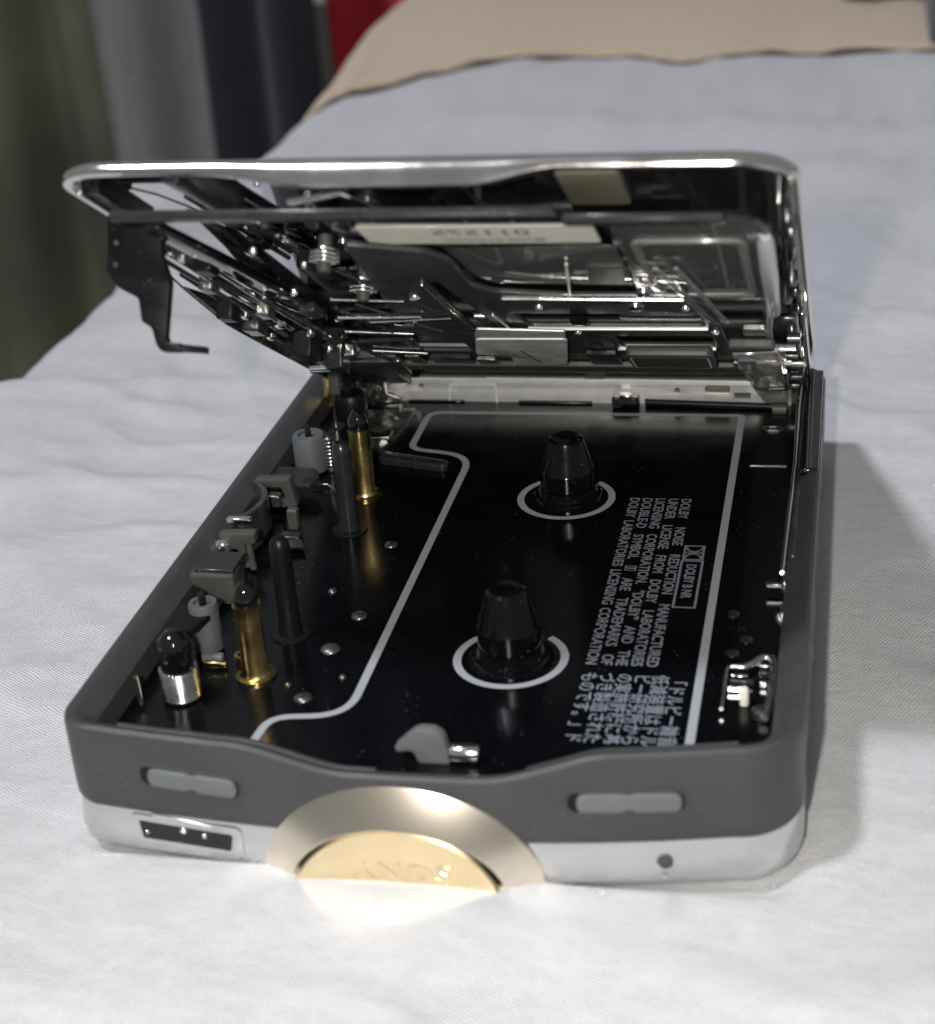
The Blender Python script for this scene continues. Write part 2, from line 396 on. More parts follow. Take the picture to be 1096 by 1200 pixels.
# beige blanket lying across the far end of the bed
front = [(-118, 322), (-108, 336), (-92, 357), (-69, 378), (-42, 382), (-14, 368), (10, 380), (36, 377), (58, 368), (120, 372), (330, 380)]
def front_y(x):
    for (x0, y0), (x1, y1) in zip(front, front[1:]):
        if x <= x1: return y0 + (y1-y0) * smoothstep(x0, x1, x)
    return front[-1][1]
m = MB(); vs = []; fs = []; bx = [-137 + 1.0 * k for k in range(0, 30)] + [-107 + 7*k for k in range(62)]
ts = [0, 0.004, 0.012, 0.03, 0.06, 0.1, 0.16, 0.24, 0.34, 0.46, 0.6, 0.78, 1.0]
for t in ts:
    for x in bx:
        fy = front_y(x); y = fy + (758 - fy) * t
        edge = smoothstep(-113, -130, x)
        base = sheet_z(max(x, EDGE), y) if x > EDGE else sheet_z(EDGE, y)
        z = base + 0.9 + 1.2 * smoothstep(0, 0.10, t) + 1.5 * noise.noise(Vector((x*0.03, y*0.03, 2))) * smoothstep(0, 0.1, t)
        xx = x
        if x < -113:
            q = (-113 - x) / 24.0; xx = -113 - 17.5 * math.sin(q * math.pi / 2); z -= 20 * (1 - math.cos(q * math.pi / 2)) + 30 * q * q
        vs.append((xx - 9*smoothstep(0, 0.3, t)*smoothstep(-60, -113, x), y, z))
nb = len(bx)
for j in range(len(ts)-1):
    for i in range(nb-1): fs.append((j*nb+i, j*nb+i+1, (j+1)*nb+i+1, (j+1)*nb+i))
m.add(vs, fs); o = m.build('blanket', 'beige_wool', smooth=180)
so = o.modifiers.new('thick', 'SOLIDIFY'); so.thickness = 0.0012; so.offset = -1
tag(o, 'beige blanket with a wavy edge spread over the far end of the bed', 'blanket')

# curtains and cloth hanging beyond the bed
def hanging(name, x0, x1, y, z0, z1, amp, period, material, label, cat, group=None, seed=0.0, lean=0.0):
    m = MB(); vs = []; fs = []; n = max(12, int((x1-x0) / 2.5)); k = 9
    for j in range(k):
        z = z0 + (z1-z0) * j/(k-1)
        for i in range(n+1):
            x = x0 + (x1-x0) * i/n
            ph = 2*math.pi*x/period + 1.6*noise.noise(Vector((x*0.02, z*0.003, seed)))
            vs.append((x + lean*(z-z0), y + amp*math.sin(ph) + 6*noise.noise(Vector((x*0.04, z*0.006, seed+4))), z))
    for j in range(k-1):
        for i in range(n): fs.append((j*(n+1)+i, j*(n+1)+i+1, (j+1)*(n+1)+i+1, (j+1)*(n+1)+i))
    m.add(vs, fs); o = m.build(name, material, smooth=180)
    so = o.modifiers.new('thick', 'SOLIDIFY'); so.thickness = 0.0025
    return tag(o, label, cat, group)
hanging('curtain', -560, -306, 640, -448, 220, 13, 75, 'olive_cloth', 'dark olive curtain hanging at the far left', 'curtain', seed=1)
hanging('curtain', -312, -236, 605, -448, 220, 9, 46, 'grey_cloth', 'grey-brown curtain hanging beside the dark olive one', 'curtain', seed=5)
hanging('hanging_cloth', -247, -198, 585, -448, 220, 6, 34, 'navy_cloth', 'nearly black navy cloth hanging between the grey curtain and the red cloth', 'cloth', seed=8)
hanging('hanging_cloth', -206, -120, 640, -448, 220, 7, 50, 'red_cloth', 'dark red cloth hanging behind the far left corner of the bed', 'cloth', seed=11)
def bag(name, x0, x1, y0, y1, z0, z1, label):
    m = MB(); m.box(x0, x1, y0, y1, z0, z1)
    o = m.build(name, 'slate_cloth', smooth=60, bevel=9, seg=4); tag(o, label, 'bag'); return o
bag('fabric_bag', 57.8, 190, 366, 436, -16, 60, 'dark grey fabric bag at the right edge, on the beige blanket')
bag('fabric_bag', 30, 200, 442, 560, -14, 40, 'low slate fabric bag behind the other one, at the top right')

# ================================================================== the player
player = empty('cassette_player', (0, 0, ZB))
tag(player, 'open silver and charcoal portable cassette player with its lid raised, lying on the white sheet', 'cassette player')
root = empty('tmp_root')                                   # mm frame of the model; children get the offset below
PARTS = []
def P(o):                                                  # hang a part under the player, keeping model coordinates
    o.parent = player; o.location.z -= ZB * S; return o

def front_y_at(x): return -28.5 + (0.0033 if x > -7 else 0.0021)*(x+7)**2       # the front is bowed
def outline(n=60):
    """plan outline of the body, counter-clockwise, with outward normals; the front edge is slightly bowed"""
    pts = []
    rf, rg, rb = 4.5, 7.0, 5.0
    def corner(cx, cy, r, a0, k=12):
        for i in range(k+1):
            a = R(a0 + 90*i/k); pts.append((cx + r*math.cos(a), cy + r*math.sin(a)))
    xl, xr = BX0+rf, BX1-rg
    corner(xl, front_y_at(xl)+rf, rf, 180)
    for i in range(1, n):
        x = xl + (xr-xl)*i/n; pts.append((x, front_y_at(x)))
    corner(xr, front_y_at(xr)+rg, rg, 270)
    yr = front_y_at(xr)+rg; yl = front_y_at(xl)+rf
    for i in range(1, 30): pts.append((BX1, yr + (BY1-rb-yr)*i/30))
    corner(BX1-rb, BY1-rb, rb, 0)
    for i in range(1, 20): pts.append((BX1-rb - (BX1-BX0-2*rb)*i/20, BY1))
    corner(BX0+rb, BY1-rb, rb, 90)
    for i in range(1, 30): pts.append((BX0, BY1-rb - (BY1-rb-yl)*i/30))
    out = pts
    m = len(out); nr = []
    for i in range(m):
        a = Vector(out[i-1]); b = Vector(out[(i+1) % m]); t = (b-a).normalized(); nr.append((t.y, -t.x))
    return out, nr
OUT, NRM = outline()
def loft(levels, zfun=None, cap_first=False, cap_last=False):
    m = MB(); vs = []; fs = []; n = len(OUT)
    for off, z, follow in levels:
        for (x, y), (nx, ny) in zip(OUT, NRM):
            zz = z + (zfun(x, y) if (zfun and follow) else 0)
            vs.append((x - nx*off, y - ny*off, zz))
    for j in range(len(levels)-1):
        for i in range(n): fs.append((j*n+i, j*n+(i+1) % n, (j+1)*n+(i+1) % n, (j+1)*n+i))
    if cap_first: fs.append(tuple(range(n)))
    if cap_last: fs.append(tuple((len(levels)-1)*n+i for i in range(n)))
    m.add(vs, fs); return m
def rim_dip(x, y):
    if y > -17: return 0.0
    return -2.5 * smoothstep(-25, -12, x) * (1 - smoothstep(2, 14, x)) + 0.5 * smoothstep(10, 15, x)
band = loft([(0.35, -5.2, 0), (0.05, -4.7, 0), (0.0, -3.5, 0), (0.0, 4.2, 1), (0.12, 4.7, 1), (0.5, 5.0, 1), (1.1, 4.95, 1), (1.5, 4.75, 1),
             (3.1, 3.4, 1), (3.35, 3.1, 1), (3.4, 2.5, 1), (3.4, -0.2, 0), (0.9, -0.2, 0), (0.9, -5.2, 0), (0.35, -5.2, 0)], rim_dip)
band_o = P(band.build('upper_shell', 'charcoal_plastic', smooth=35))
lower = loft([(0.9, -4.9, 0), (0.45, -5.05, 0), (0.35, -5.3, 0), (0.14, -7.0, 0), (-0.05, -8.6, 0), (0.2, -10.0, 0), (1.3, -11.4, 0), (2.6, -12.2, 0), (4.2, -12.55, 0), (7, -12.6, 0)], None, False, True)
low_o = P(lower.build('lower_shell', 'silver_paint', smooth=50))

# deck
dk = []
n = len(OUT)
for (x, y), (nx, ny) in zip(OUT, NRM): dk.append((x - nx*2.6, y - ny*2.6))
m = MB(); m.add([(x, y, 0.0) for x, y in dk], [tuple(range(n))]); m.add([(x, y, -0.6) for x, y in dk], [tuple(range(n))])
deck = P(m.build('deck_plate', 'deck_black'))
deck_local = lambda o: (setattr(o, 'parent', deck), o)[1]

# printed cassette outline
path = [(22.0, -24.0), (22.0, 71.6), (-25.6, 71.2), (-25.6, 57.6), (-15.95, 55.6), (-15.95, -13.6), (-24.6, -14.8), (-25.2, -22)]
rad = [0, 0.8, 2.2, 2.2, 4.6, 4.6, 2.4, 0]
pp = fillet(path, rad, 8, closed=False)
m = MB(); m.ribbon(pp, 1.0, 0.02); deck_local(m.build('printed_outline', 'print_grey'))
for cy in (0.0, 42.5):
    m = MB(); m.ribbon(ell(0, cy, 6.25, 6.25, 60, 90+37, 450-37), 0.95, 0.02); deck_local(m.build('printed_ring', 'print_grey'))

# printed notice: reads towards the front edge, tops of the letters to the right
tm = MB()
def put(vs, fs, x_base, y_start, z=0.02):
    # text (tx along the line, ty up) -> deck
    tm.add([(x_base + ty, y_start - tx, z) for tx, ty, _ in vs], fs)
lines = ['DOLBY  NOISE  REDUCTION  MANUFACTURED', 'UNDER LICENSE FROM DOLBY LABORATORIES', 'LICENSING CORPORATION. "DOLBY" AND THE',
         'DOUBLE-D SYMBOL @ ARE TRADEMARKS OF', 'DOLBY LABORATORIES LICENSING CORPORATION']
size = 1.86; sx = 0.80
full = 43.6
kw = (full - 2.4) / sum(max(v[0] for v in text_geo(w, size, sx, offset=0.045)[0]) for w in lines[4].split())
sx *= kw
for li, ln in enumerate(lines):
    words = [text_geo(w, size, sx, offset=0.045) if w != '@' else None for w in ln.split()]
    wid = [(max(v[0] for v in w[0]) if w else 1.5) for w in words]
    k = 1.0
    gap = (full - sum(wid)) / max(1, len(words)-1)
    if gap < 0.55: k = (full - 0.55*(len(words)-1)) / sum(wid); gap = 0.55
    cur = 0.0; xb = 15.75 - 1.74*li
    for w, wd in zip(words, wid):
        if w: put([(vx*k, vy, vz) for vx, vy, vz in w[0]], w[1], xb, 43.0 - cur)
        else:
            for q in (0, 1):
                t0 = cur + 0.15 + q*0.65
                tm.ribbon([(xb, 43-t0), (xb+1.3, 43-t0), (xb+1.3, 43-t0-0.5), (xb, 43-t0-0.5)], 0.16, 0.02, True)
        cur += wd*k + gap
jl = ['「ドルビー雑音', '低減装置はドル', 'ビー研究所から', 'の実施許諾に基', 'づき製造された', 'ものです。」ド']
for li, ln in enumerate(jl):
    vs_, fs_ = text_geo(ln, 2.15, 0.95, offset=0.03)
    put(vs_, fs_, 18.85 - 2.0*li, -2.3)
deck_local(tm.build('printed_notice', 'print_text'))
# double D mark and the box with the noise reduction name
tm = MB()
for (y0, y1) in ((29.3, 27.5), (27.35, 25.6)):
    tm.ribbon([(17.5, y0), (19.9, y0), (19.9, y1), (17.5, y1)], 0.28, 0.02, True)
for sgn, yc in ((1, 29.0), (-1, 25.85)):
    arcp = [(18.7 + 1.0*math.cos(R(a)), yc - sgn*1.25*math.sin(R(a))) for a in range(0, 181, 15)]
    tm.ribbon(arcp, 0.24, 0.02)
tm.ribbon([(17.4, 25.2), (20.0, 25.2), (20.0, 13.3), (17.4, 13.3)], 0.30, 0.02, True)
vs_, fs_ = text_geo('DOLBY B NR', 1.75, 0.86, offset=0.05)
put(vs_, fs_, 18.1, 24.3)
deck_local(tm.build('printed_mark', 'print_text'))

# deck relief: small rivets, channel, plates, holes
for (x, y, r) in ((-22, -10.6, 0.85), (-21.8, 0.2, 0.95), (-20.4, 8.2, 0.8), (-25.4, 14, 0.45), (-21, 27, 0.7), (-18.6, -6, 0.35), (-24.5, -8.2, 0.35)):
    m = MB(); m.lathe((x, y, 0), [(r*1.25, 0.0), (r*1.2, 0.12), (r, 0.3), (r*0.5, 0.42), (0, 0.45)], 20)
    deck_local(m.build('rivet', 'steel_dark', smooth=40))
deck_local(plate('raised_channel', 'gunmetal', None, fillet([(-29.2, 52.2), (-18.6, 49.6), (-18.2, 51.5), (-28.6, 54.4)], 0.8), 1.4, XY(0.5), bevel=0.35))
deck_local(plate('hinge_foot', 'steel_dark', None, fillet([(-36, 70), (-27.5, 71), (-28, 62), (-29.5, 55.5), (-32.5, 55), (-34, 60)], 0.8), 0.9, XY(0.4), holes=[ell(-29.6, 66.5, 0.9, 0.6, 14)], bevel=0.2))
deck_local(plate('guide_tab', 'steel', None, fillet([(-32.6, 57.4), (-28.6, 57.8), (-28.8, 60.8), (-32.4, 60.4)], 0.4), 1.2, XY(1.2), bevel=0.2))
deck_local(plate('guide_tab', 'steel_dark', None, fillet([(-33.6, 52), (-32, 51.6), (-29.8, 55.2), (-31, 55.8)], 0.3), 0.8, XY(0.9), bevel=0.2))
m = MB(); m.box(24.0, 29.2, 54.0, 54.35, 0, 0.12); deck_local(m.build('panel_seam', 'steel_dark'))
m = MB(); m.box(23.9, 24.15, -22, 54.0, 0, 0.25); deck_local(m.build('panel_edge', 'deck_black'))
deck_local(plate('locating_slot', 'steel_dark', None, rrect(25.3, 28.2, 65.8, 67.6, 0.8), 0.3, XY(0.12), holes=[rrect(25.8, 27.6, 66.2, 67.2, 0.45)], bevel=0.08))
for (x, y) in ((26.6, 6.2), (24.7, 12.0), (25.2, 3.0)):
    m = MB(); m.lathe((x, y, 0), [(0.8, 0), (0.8, 0.15), (0.45, 0.3), (0, 0.3)], 16); deck_local(m.build('rivet', 'gunmetal', smooth=40))

# spindles
def spindle(x, y, turn):
    m = MB()
    m.lathe((x, y, 0), [(5.0, 0.01), (5.0, 0.2), (4.6, 0.35), (4.5, 0.8), (4.05, 0.95), (3.9, 1.4), (3.85, 2.0), (3.3, 2.1), (0, 2.1)], 48)
    o = P(m.build('spindle', 'spindle_black', smooth=30))
    t = MB(); t.lathe((x, y, 0), [(3.5, 2.05), (3.7, 2.25), (3.72, 4.5), (3.6, 4.75), (2.5, 8.45), (2.35, 8.8), (1.95, 9.15), (1.0, 9.2), (0.9, 8.7), (0, 8.6)], 40)
    for q in range(len(t.v)):
        a_, b_ = t.v[q][0]-x, t.v[q][1]-y; c_, s_ = math.cos(R(turn)), math.sin(R(turn)); t.v[q] = (x+a_*c_-b_*s_, y+a_*s_+b_*c_, t.v[q][2])
    t.build('spindle_head', 'spindle_black', o, smooth=16)
    for k in range(3):
        a = R(turn + 120*k); c, s = math.cos(a), math.sin(a)
        r = MB(lambda p, q, h: (x + p*c - q*s, y + p*s + q*c, h))
        r.add([(3.0, -0.24, 1.8), (4.0, -0.24, 1.8), (3.95, -0.24, 4.6), (2.5, -0.24, 8.0), (2.0, -0.24, 8.0),
               (3.0, 0.24, 1.8), (4.0, 0.24, 1.8), (3.95, 0.24, 4.6), (2.5, 0.24, 8.0), (2.0, 0.24, 8.0)],
              [(0,1,2,3,4), (9,8,7,6,5), (0,5,6,1), (1,6,7,2), (2,7,8,3), (3,8,9,4), (4,9,5,0)])
        f = r.build('drive_fin', 'spindle_black', o, bevel=0.12)
    return o
spindle(0, 0, 12); spindle(0.3, 42.5, -14)

# brass guide posts with black tips, and dark locating pins
def brass_post(x, y, h):
    m = MB()
    m.lathe((x, y, 0), [(2.35, 0.02), (2.35, 0.3), (1.75, 0.45), (1.5, 0.9), (1.5, h-0.5), (1.62, h-0.45), (1.62, h), (1.1, h+0.02), (0, h+0.02)], 32)
    o = P(m.build('guide_post', 'brass', smooth=35))
    t = MB(); t.lathe((x, y, 0), [(1.35, h+0.02), (1.45, h+0.5), (1.3, h+1.4), (0.75, h+2.4), (0.4, h+2.75), (0, h+2.8)], 28)
    t.build('post_tip', 'black_gloss', o, smooth=35)
    c = MB(); c.lathe((x-1.5, y+0.4, 0), [(0.95, 0.9), (0.95, 2.6), (0.6, 2.6), (0.6, 1.2), (0, 1.2)], 20)
    c.build('side_collar', 'brass', o, smooth=35)
    return o
brass_post(-28.9, -6.4, 9.6)
brass_post(-28.3, 41.8, 10.3)
def pin(x, y, material, h):
    m = MB(); m.lathe((x, y, 0), [(1.45, 0), (1.42, 1.0), (1.3, 2.0), (1.28, h-1.6), (1.12, h-0.6), (0.7, h-0.1), (0, h)], 28)
    o = P(m.build('locating_pin', material, smooth=35))
    f = MB(); f.lathe((x, y, 0), [(2.45, 0.02), (2.4, 0.22), (1.6, 0.26)], 32); f.build('pin_flange', 'black_plastic', o, smooth=35)
    return o
pin(-27.6, 3.3, 'black_plastic', 13.2)
pin(-27.7, 31.2, 'gunmetal', 13.0)

# pinch rollers, capstan bushes and the head block along the left wall
def roller(x, y, r, h, z0=0.3):
    m = MB(); m.lathe((x, y, z0), [(r*0.9, 0), (r, 0.15), (r, h-0.25), (r*0.93, h), (r*0.62, h), (r*0.6, h-0.35), (0.5, h-0.35)], 36)
    o = P(m.build('pinch_roller', 'grey_rubber', smooth=35))
    a = MB(); a.lathe((x, y, z0), [(0.45, 0), (0.45, h+1.0), (0.25, h+1.3), (0, h+1.3)], 14); a.build('axle', 'black_gloss', o, smooth=35)
    return o
roller(-36.4, -1.2, 1.75, 6.3)
roller(-38.2, 49.2, 2.35, 5.6)
def bush(x, y):
    prof = [(2.15, 0.3), (2.2, 0.5)]
    z = 0.6
    while z < 3.9: prof += [(2.2, z), (2.08, z+0.12), (2.2, z+0.24)]; z += 0.36
    prof += [(2.15, 4.1), (1.6, 4.15)]
    m = MB(); m.lathe((x, y, 0), prof, 40); o = P(m.build('capstan_bush', 'steel', smooth=60))
    t = MB(); t.lathe((x, y, 0), [(1.9, 4.1), (1.95, 7.0), (1.75, 7.8), (1.0, 8.6), (0.45, 8.75), (0, 8.8)], 32); t.build('bush_cap', 'black_gloss', o, smooth=35)
bush(-36.0, -11.8)
m = MB(); m.tube([(-38.6, -9.2, 5.6), (-38.9, -9.4, 4.6), (-38.7, -9.7, 3.4), (-38.2, -9.9, 2.8)], 0.35, 8)
P(m.build('wire_clip', 'pale_plastic', smooth=60))
m = MB(); m.box(-39.0, -37.8, -10.8, -9.4, 0.4, 3.1); P(m.build('red_tab', 'red_plastic', bevel=0.2))
m = MB(); m.tube([(-40.0, -14.3, 0.5), (-40.1, -14.1, 2.6), (-40.3, -13.9, 4.0)], 0.3, 8); P(m.build('contact_pin', 'steel_bright', smooth=60))
P(plate('roller_arm', 'black_plastic', None, fillet([(-40, -9), (-36, -5.4), (-35, -2), (-37, 1), (-40, 0)], 0.8), 0.8, XY(5.2), bevel=0.2))
m = MB(); m.box(-36.2, -33.6, -4.6, -3.6, 0.3, 1.3); P(m.build('spring_leaf', 'pale_plastic', bevel=0.2))
m = MB(); m.box(-35.6, -32.8, -5.6, -4.9, 0.2, 1.0); P(m.build('spring_leaf', 'brass', bevel=0.15))
# grey head carrier block
P(plate('head_carrier', 'grey_plastic', None, fillet([(-42.2, 4.4), (-41.4, 4.6), (-36.4, 4.5), (-36.2, 1.2), (-37.2, 0.4), (-39.4, 0.8), (-40.2, 2.2), (-41.8, 3.0)], 0.3), 3.2, XZ(10.6), bevel=0.25))
m = MB(); m.box(-41.6, -36.4, 9.6, 14.6, 4.52, 5.0); P(m.build('carrier_cover', 'gunmetal', bevel=0.15))
m = MB(); m.lathe((-40.9, 18.4, 0), [(1.1, 2.6), (1.1, 4.0), (0.9, 4.4), (0.3, 4.6), (0, 4.6)], 20); P(m.build('carrier_screw', 'steel_bright', smooth=35))
P(plate('head_bracket', 'grey_plastic', None, fillet([(-41.5, 5.2), (-36.6, 5.4), (-36.6, 3.9), (-38.2, 3.7), (-37.7, 0.4), (-38.6, 0.2), (-39.2, 3.0), (-40.6, 3.0), (-41.4, 3.6)], 0.25), 1.6, XZ(19.6), bevel=0.2))
m = MB(); m.tube([(-37.2, 18.6, 0.4), (-37.5, 18.8, 3.8)], 0.45, 10); P(m.build('head_pin', 'grey_plastic', smooth=60))
# curved tape head face
m = MB(); vs = []; fs = []; k = 14
for i in range(k+1):
    a = R(-40 + 95*i/k); x = -45.2 + 7.0*math.cos(a); y = 28.6 + 7.5*math.sin(a)
    vs += [(x, y, 0.6), (x, y, 5.3), (x-0.9, y, 5.3), (x-0.9, y, 0.6)]
for i in range(k):
    for q in range(4): fs.append((4*i+q, 4*i+(q+1) % 4, 4*i+4+(q+1) % 4, 4*i+4+q))
fs += [(0, 1, 2, 3), (4*k, 4*k+1, 4*k+2, 4*k+3)]
m.add(vs, fs); P(m.build('tape_head', 'steel_dark', smooth=35, bevel=0.15))
m = MB(); m.box(-41.6, -38.2, 22.2, 23.3, 4.9, 5.7); P(m.build('head_strip', 'steel_bright', bevel=0.2))
P(plate('tape_guide', 'grey_plastic', None, fillet([(-42.2, 4.8), (-37.2, 5.0), (-36.4, 0.8), (-39.0, 0.6), (-38.8, 1.7), (-38.0, 2.0), (-38.5, 3.7), (-42.0, 3.6)], 0.25), 1.8, XZ(36.8), bevel=0.2))
m = MB(); m.box(-40.2, -38.4, 34.6, 36.2, 1.2, 3.0); P(m.build('guide_block', 'steel_dark', bevel=0.2))
P(plate('guide_lever', 'gunmetal', None, fillet([(-42, 38.5), (-35.2, 39), (-34.6, 41.8), (-36.5, 44.6), (-42, 45)], 0.6), 0.8, XY(2.4), bevel=0.2))
m = MB(); m.coil((-35.2, 49.0, 0.4), 0.75, 0.16, 9, 5.2); P(m.build('coil_spring', 'steel_bright', smooth=60))
m = MB(); m.lathe((-35.2, 49.0, 0), [(0.45, 0.2), (0.45, 6.0), (0, 6.1)], 14); P(m.build('spring_post', 'steel_dark', smooth=40))
m = MB(); m.tube([(-36.6, 43.5, 0.6), (-34.4, 43.8, 0.5), (-32.6, 42.0, 0.3)], 0.16, 6); P(m.build('spring_wire', 'steel', smooth=60))
m = MB(); m.box(-36.5, -33.5, 26.8, 28.6, 0.1, 0.9); P(m.build('switch_lever', 'gunmetal', bevel=0.2))
P(plate('switch_tab', 'steel_dark', None, fillet([(-35.5, 23.2), (-31.8, 24.0), (-33.0, 26.2), (-35.6, 25.8)], 0.2), 0.4, XY(0.8), bevel=0.1))
m = MB(); m.box(-35.9, -34.4, 29.6, 31.0, 0.4, 3.4); P(m.build('switch_post', 'grey_plastic', bevel=0.25))
# brass-coloured contact plate in the rear left corner
P(plate('contact_plate', 'brass', None, fillet([(-41.6, 2.0), (-40.6, 1.6), (-39.8, 3.0), (-39.8, 6.4), (-41.6, 6.4)], 0.3), 0.5, XZ(69.0), bevel=0.12))
m = MB(); m.box(-41.4, -40.2, 74.0, 75.6, 0.5, 7.0); P(m.build('contact_edge', 'steel_bright', bevel=0.15))
m = MB(); m.tube([(-38.8, 64.5, 0.3), (-38.8, 64.5, 4.5)], 0.3, 8); P(m.build('terminal_pin', 'steel', smooth=60))

# bent bracket with a pale peg in the front right corner
wp = [(24.9, -9.8), (24.9, -1.0), (27.1, -1.1), (28.3, 0.5), (28.8, 1.3), (29.8, 1.1), (30.2, -0.2), (30.1, -6.6), (29.8, -9.2), (29.5, -11.2)]
wp = fillet(wp, 0.8, 4, closed=False)
m = MB(); m.tube([(x, y, 0.75) for x, y in wp], [0.22 + 0.28*smoothstep(0, 8, i) for i in range(len(wp))], 8); P(m.build('bent_bracket', 'steel', smooth=60))
for (x0, x1, y0, y1, mt) in ((25.4, 27.3, -2.9, -2.3, 'steel_bright'), (25.4, 28.0, -4.0, -3.4, 'gunmetal'), (25.2, 27.4, -5.4, -4.8, 'steel_bright'), (28.4, 29.6, -0.6, 0.0, 'steel'), (28.4, 29.6, -2.1, -1.5, 'gunmetal'), (28.6, 29.5, -4.2, -3.6, 'steel')):
    m = MB(); m.box(x0, x1, y0, y1, 0.1, 0.8); P(m.build('contact_leaf', mt, bevel=0.15))
m = MB(); m.lathe((27.2, -7.6, 0), [(0.5, 0.1), (0.52, 1.9), (0.35, 2.2), (0, 2.25)], 18); P(m.build('detect_peg', 'ivory_plastic', smooth=40))
m = MB(); m.lathe((29.0, -9.9, 0), [(0.9, 0.1), (0.9, 0.9), (0.5, 1.3), (0, 1.3)], 18); P(m.build('bracket_screw', 'gunmetal', smooth=40))

# lid slide rail, catches on the right wall
m = MB(); m.tube([(30.6, 90-14, 6.0), (30.5, 62, 5.2), (30.7, 46, 4.2), (30.4, 30, 3.6), (30.2, 17, 3.2)], 0.34, 8); P(m.build('slide_rail', 'steel_bright', smooth=60))
m = MB(); m.box(31.0, 31.6, 20, 76, 1.2, 4.0); P(m.build('slide_plate', 'steel_dark', bevel=0.15))
m = MB(); m.box(28.2, 30.6, 17.2, 18.0, 0.8, 1.5); P(m.build('slide_catch', 'steel_dark', bevel=0.2))
m = MB(); m.box(30.2, 31.0, 15.0, 19.0, 1.4, 2.4); P(m.build('slide_stop', 'steel_dark', bevel=0.25))
m = MB(); m.box(30.2, 30.9, 9.4, 12.0, 1.0, 2.0); P(m.build('slide_stop', 'steel', bevel=0.25))
m = MB(); m.lathe((30.9, 25.2, 2.6), [(0.7, -0.4), (0.7, 0.2), (0.4, 0.5), (0, 0.5)], 16); P(m.build('rail_rivet', 'steel_bright', smooth=40))
m = MB(); m.box(32.0, 32.6, 46, 74, 1.0, 4.4); P(m.build('wall_liner', 'black_gloss', bevel=0.3))

m = MB(); m.box(31.2, 33.75, 42, 77, 4.2, 5.35); P(m.build('rim_cover', 'black_gloss', bevel=0.35, seg=3))

# latch hook and roller in the middle of the front wall
P(plate('latch_hook', 'pale_plastic', None, fillet([(-8.5, 1.7), (-7.2, 3.0), (-5.9, 4.1), (-3.9, 4.1), (-2.9, 3.2), (-2.4, -0.1), (-6.0, -0.1), (-6.3, 1.0), (-6.8, 1.4), (-8.2, 1.1)], 0.7, 6), 1.6, XZ(-21.2), bevel=0.3))
m = MB(); m.lathe((-1.0, -21.2, 1.1), [(0.9, -1.6), (1.0, -1.4), (1.0, 1.4), (0.9, 1.6)], 20, axis='x'); P(m.build('latch_roller', 'steel_bright', smooth=40))

# lips on the inside of the front wall
for xa, xb in ((-38.5, -9.5), (6.5, 27.5)):
    m = MB(); pts_ = []
    for k in range(25):
        x = xa + (xb-xa)*k/24; e = math.sin(math.pi*k/24)**0.25 if 0 < k < 24 else 0.0
        yy = front_y_at(x)
        pts_.append((x, yy + 2.75, 3.55 + rim_dip(x, BY0)))
    m.tube(pts_, 0.62, 10); P(m.build('wall_lip', 'charcoal_plastic', smooth=60))

# ---------------------------------------------------------------- front face details
# pills: grey windows in a shallow dark rim
def pill(x0, x1, z0, z1, slope):
    xm = (x0+x1)/2; zc = (z0+z1)/2; h = abs(z1-z0)/2
    fm = lambda a, b, c: (a, front_y_at(a) + c, b + slope*(a-xm))
    o = P(plate('key_surround', 'charcoal_plastic', None, rrect(x0-1.3, x1+0.6, zc-h-0.35, zc+h+0.35, h+0.3, 8), 0.3, fm, holes=[rrect(x0-0.9, x1+0.25, zc-h-0.1, zc+h+0.1, h, 8)], bevel=0.08))
    plate('key_recess', 'black_plastic', o, rrect(x0-1.0, x1+0.3, zc-h-0.15, zc+h+0.15, h, 8), 0.1, fm)
    out = []
    rr = h*0.9
    pts = [(x0, zc-h), (xm-0.75, zc-h), (xm, zc-h*0.62), (xm+0.75, zc-h), (x1, zc-h), (x1, zc+h), (xm+0.6, zc+h), (xm, zc+h*0.8), (xm-0.6, zc+h), (x0, zc+h)]
    plate('key_bar', 'pill_plastic', o, fillet(pts, [rr, 0.3, 0.3, 0.3, rr, rr, 0.2, 0.2, 0.2, rr], 6), 1.0, fm, bevel=0.25)
    return o
pill(-34.4, -24.2, -1.35, 0.85, -0.03)
pill(11.7, 22.2, -1.1, 1.1, -0.02)

# port recess on the left of the silver shell
def face_y(x, z):   # front surface of the silver shell
    return front_y_at(x) + 0.35 - 0.12*min(3.3, -5.3 - z) + 0.2*max(0, -8.6 - z)
fm = lambda a, b, c: (a, face_y(a, b) - 0.02 + c, b)
po = P(plate('port_frame', 'silver_paint', None, fillet([(-37.6, -5.5), (-24.6, -5.6), (-24.4, -9.4), (-37.2, -9.2)], 0.7), 0.5, fm, holes=[fillet([(-36.6, -6.3), (-25.6, -6.6), (-25.9, -8.5), (-36.2, -8.3)], 0.25)], bevel=0.15))
plate('port_well', 'black_gloss', po, fillet([(-36.7, -6.2), (-25.5, -6.5), (-25.8, -8.6), (-36.3, -8.4)], 0.2), 0.3, lambda a, b, c: (a, face_y(a, b) - 0.06 + c, b))
for x, z, r in ((-31.4, -6.9, 0.42), (-28.9, -7.2, 0.30), (-35.7, -7.6, 0.26)):
    m = MB(); m.lathe((x, face_y(x, z) - 0.2, z), [(0, -0.25), (r*0.7, -0.15), (r, 0.1), (r, 0.5)], 16, axis='y'); m.build('contact', 'steel_bright', po, smooth=50)
m = MB()
vs = []; 
for a, b in ((-35.0, -5.15), (-29.0, -5.7), (-26.0, -6.2), (-34.8, -5.95)): vs += [(a, face_y(a, b)-0.30, b), (a, face_y(a, b), b)]
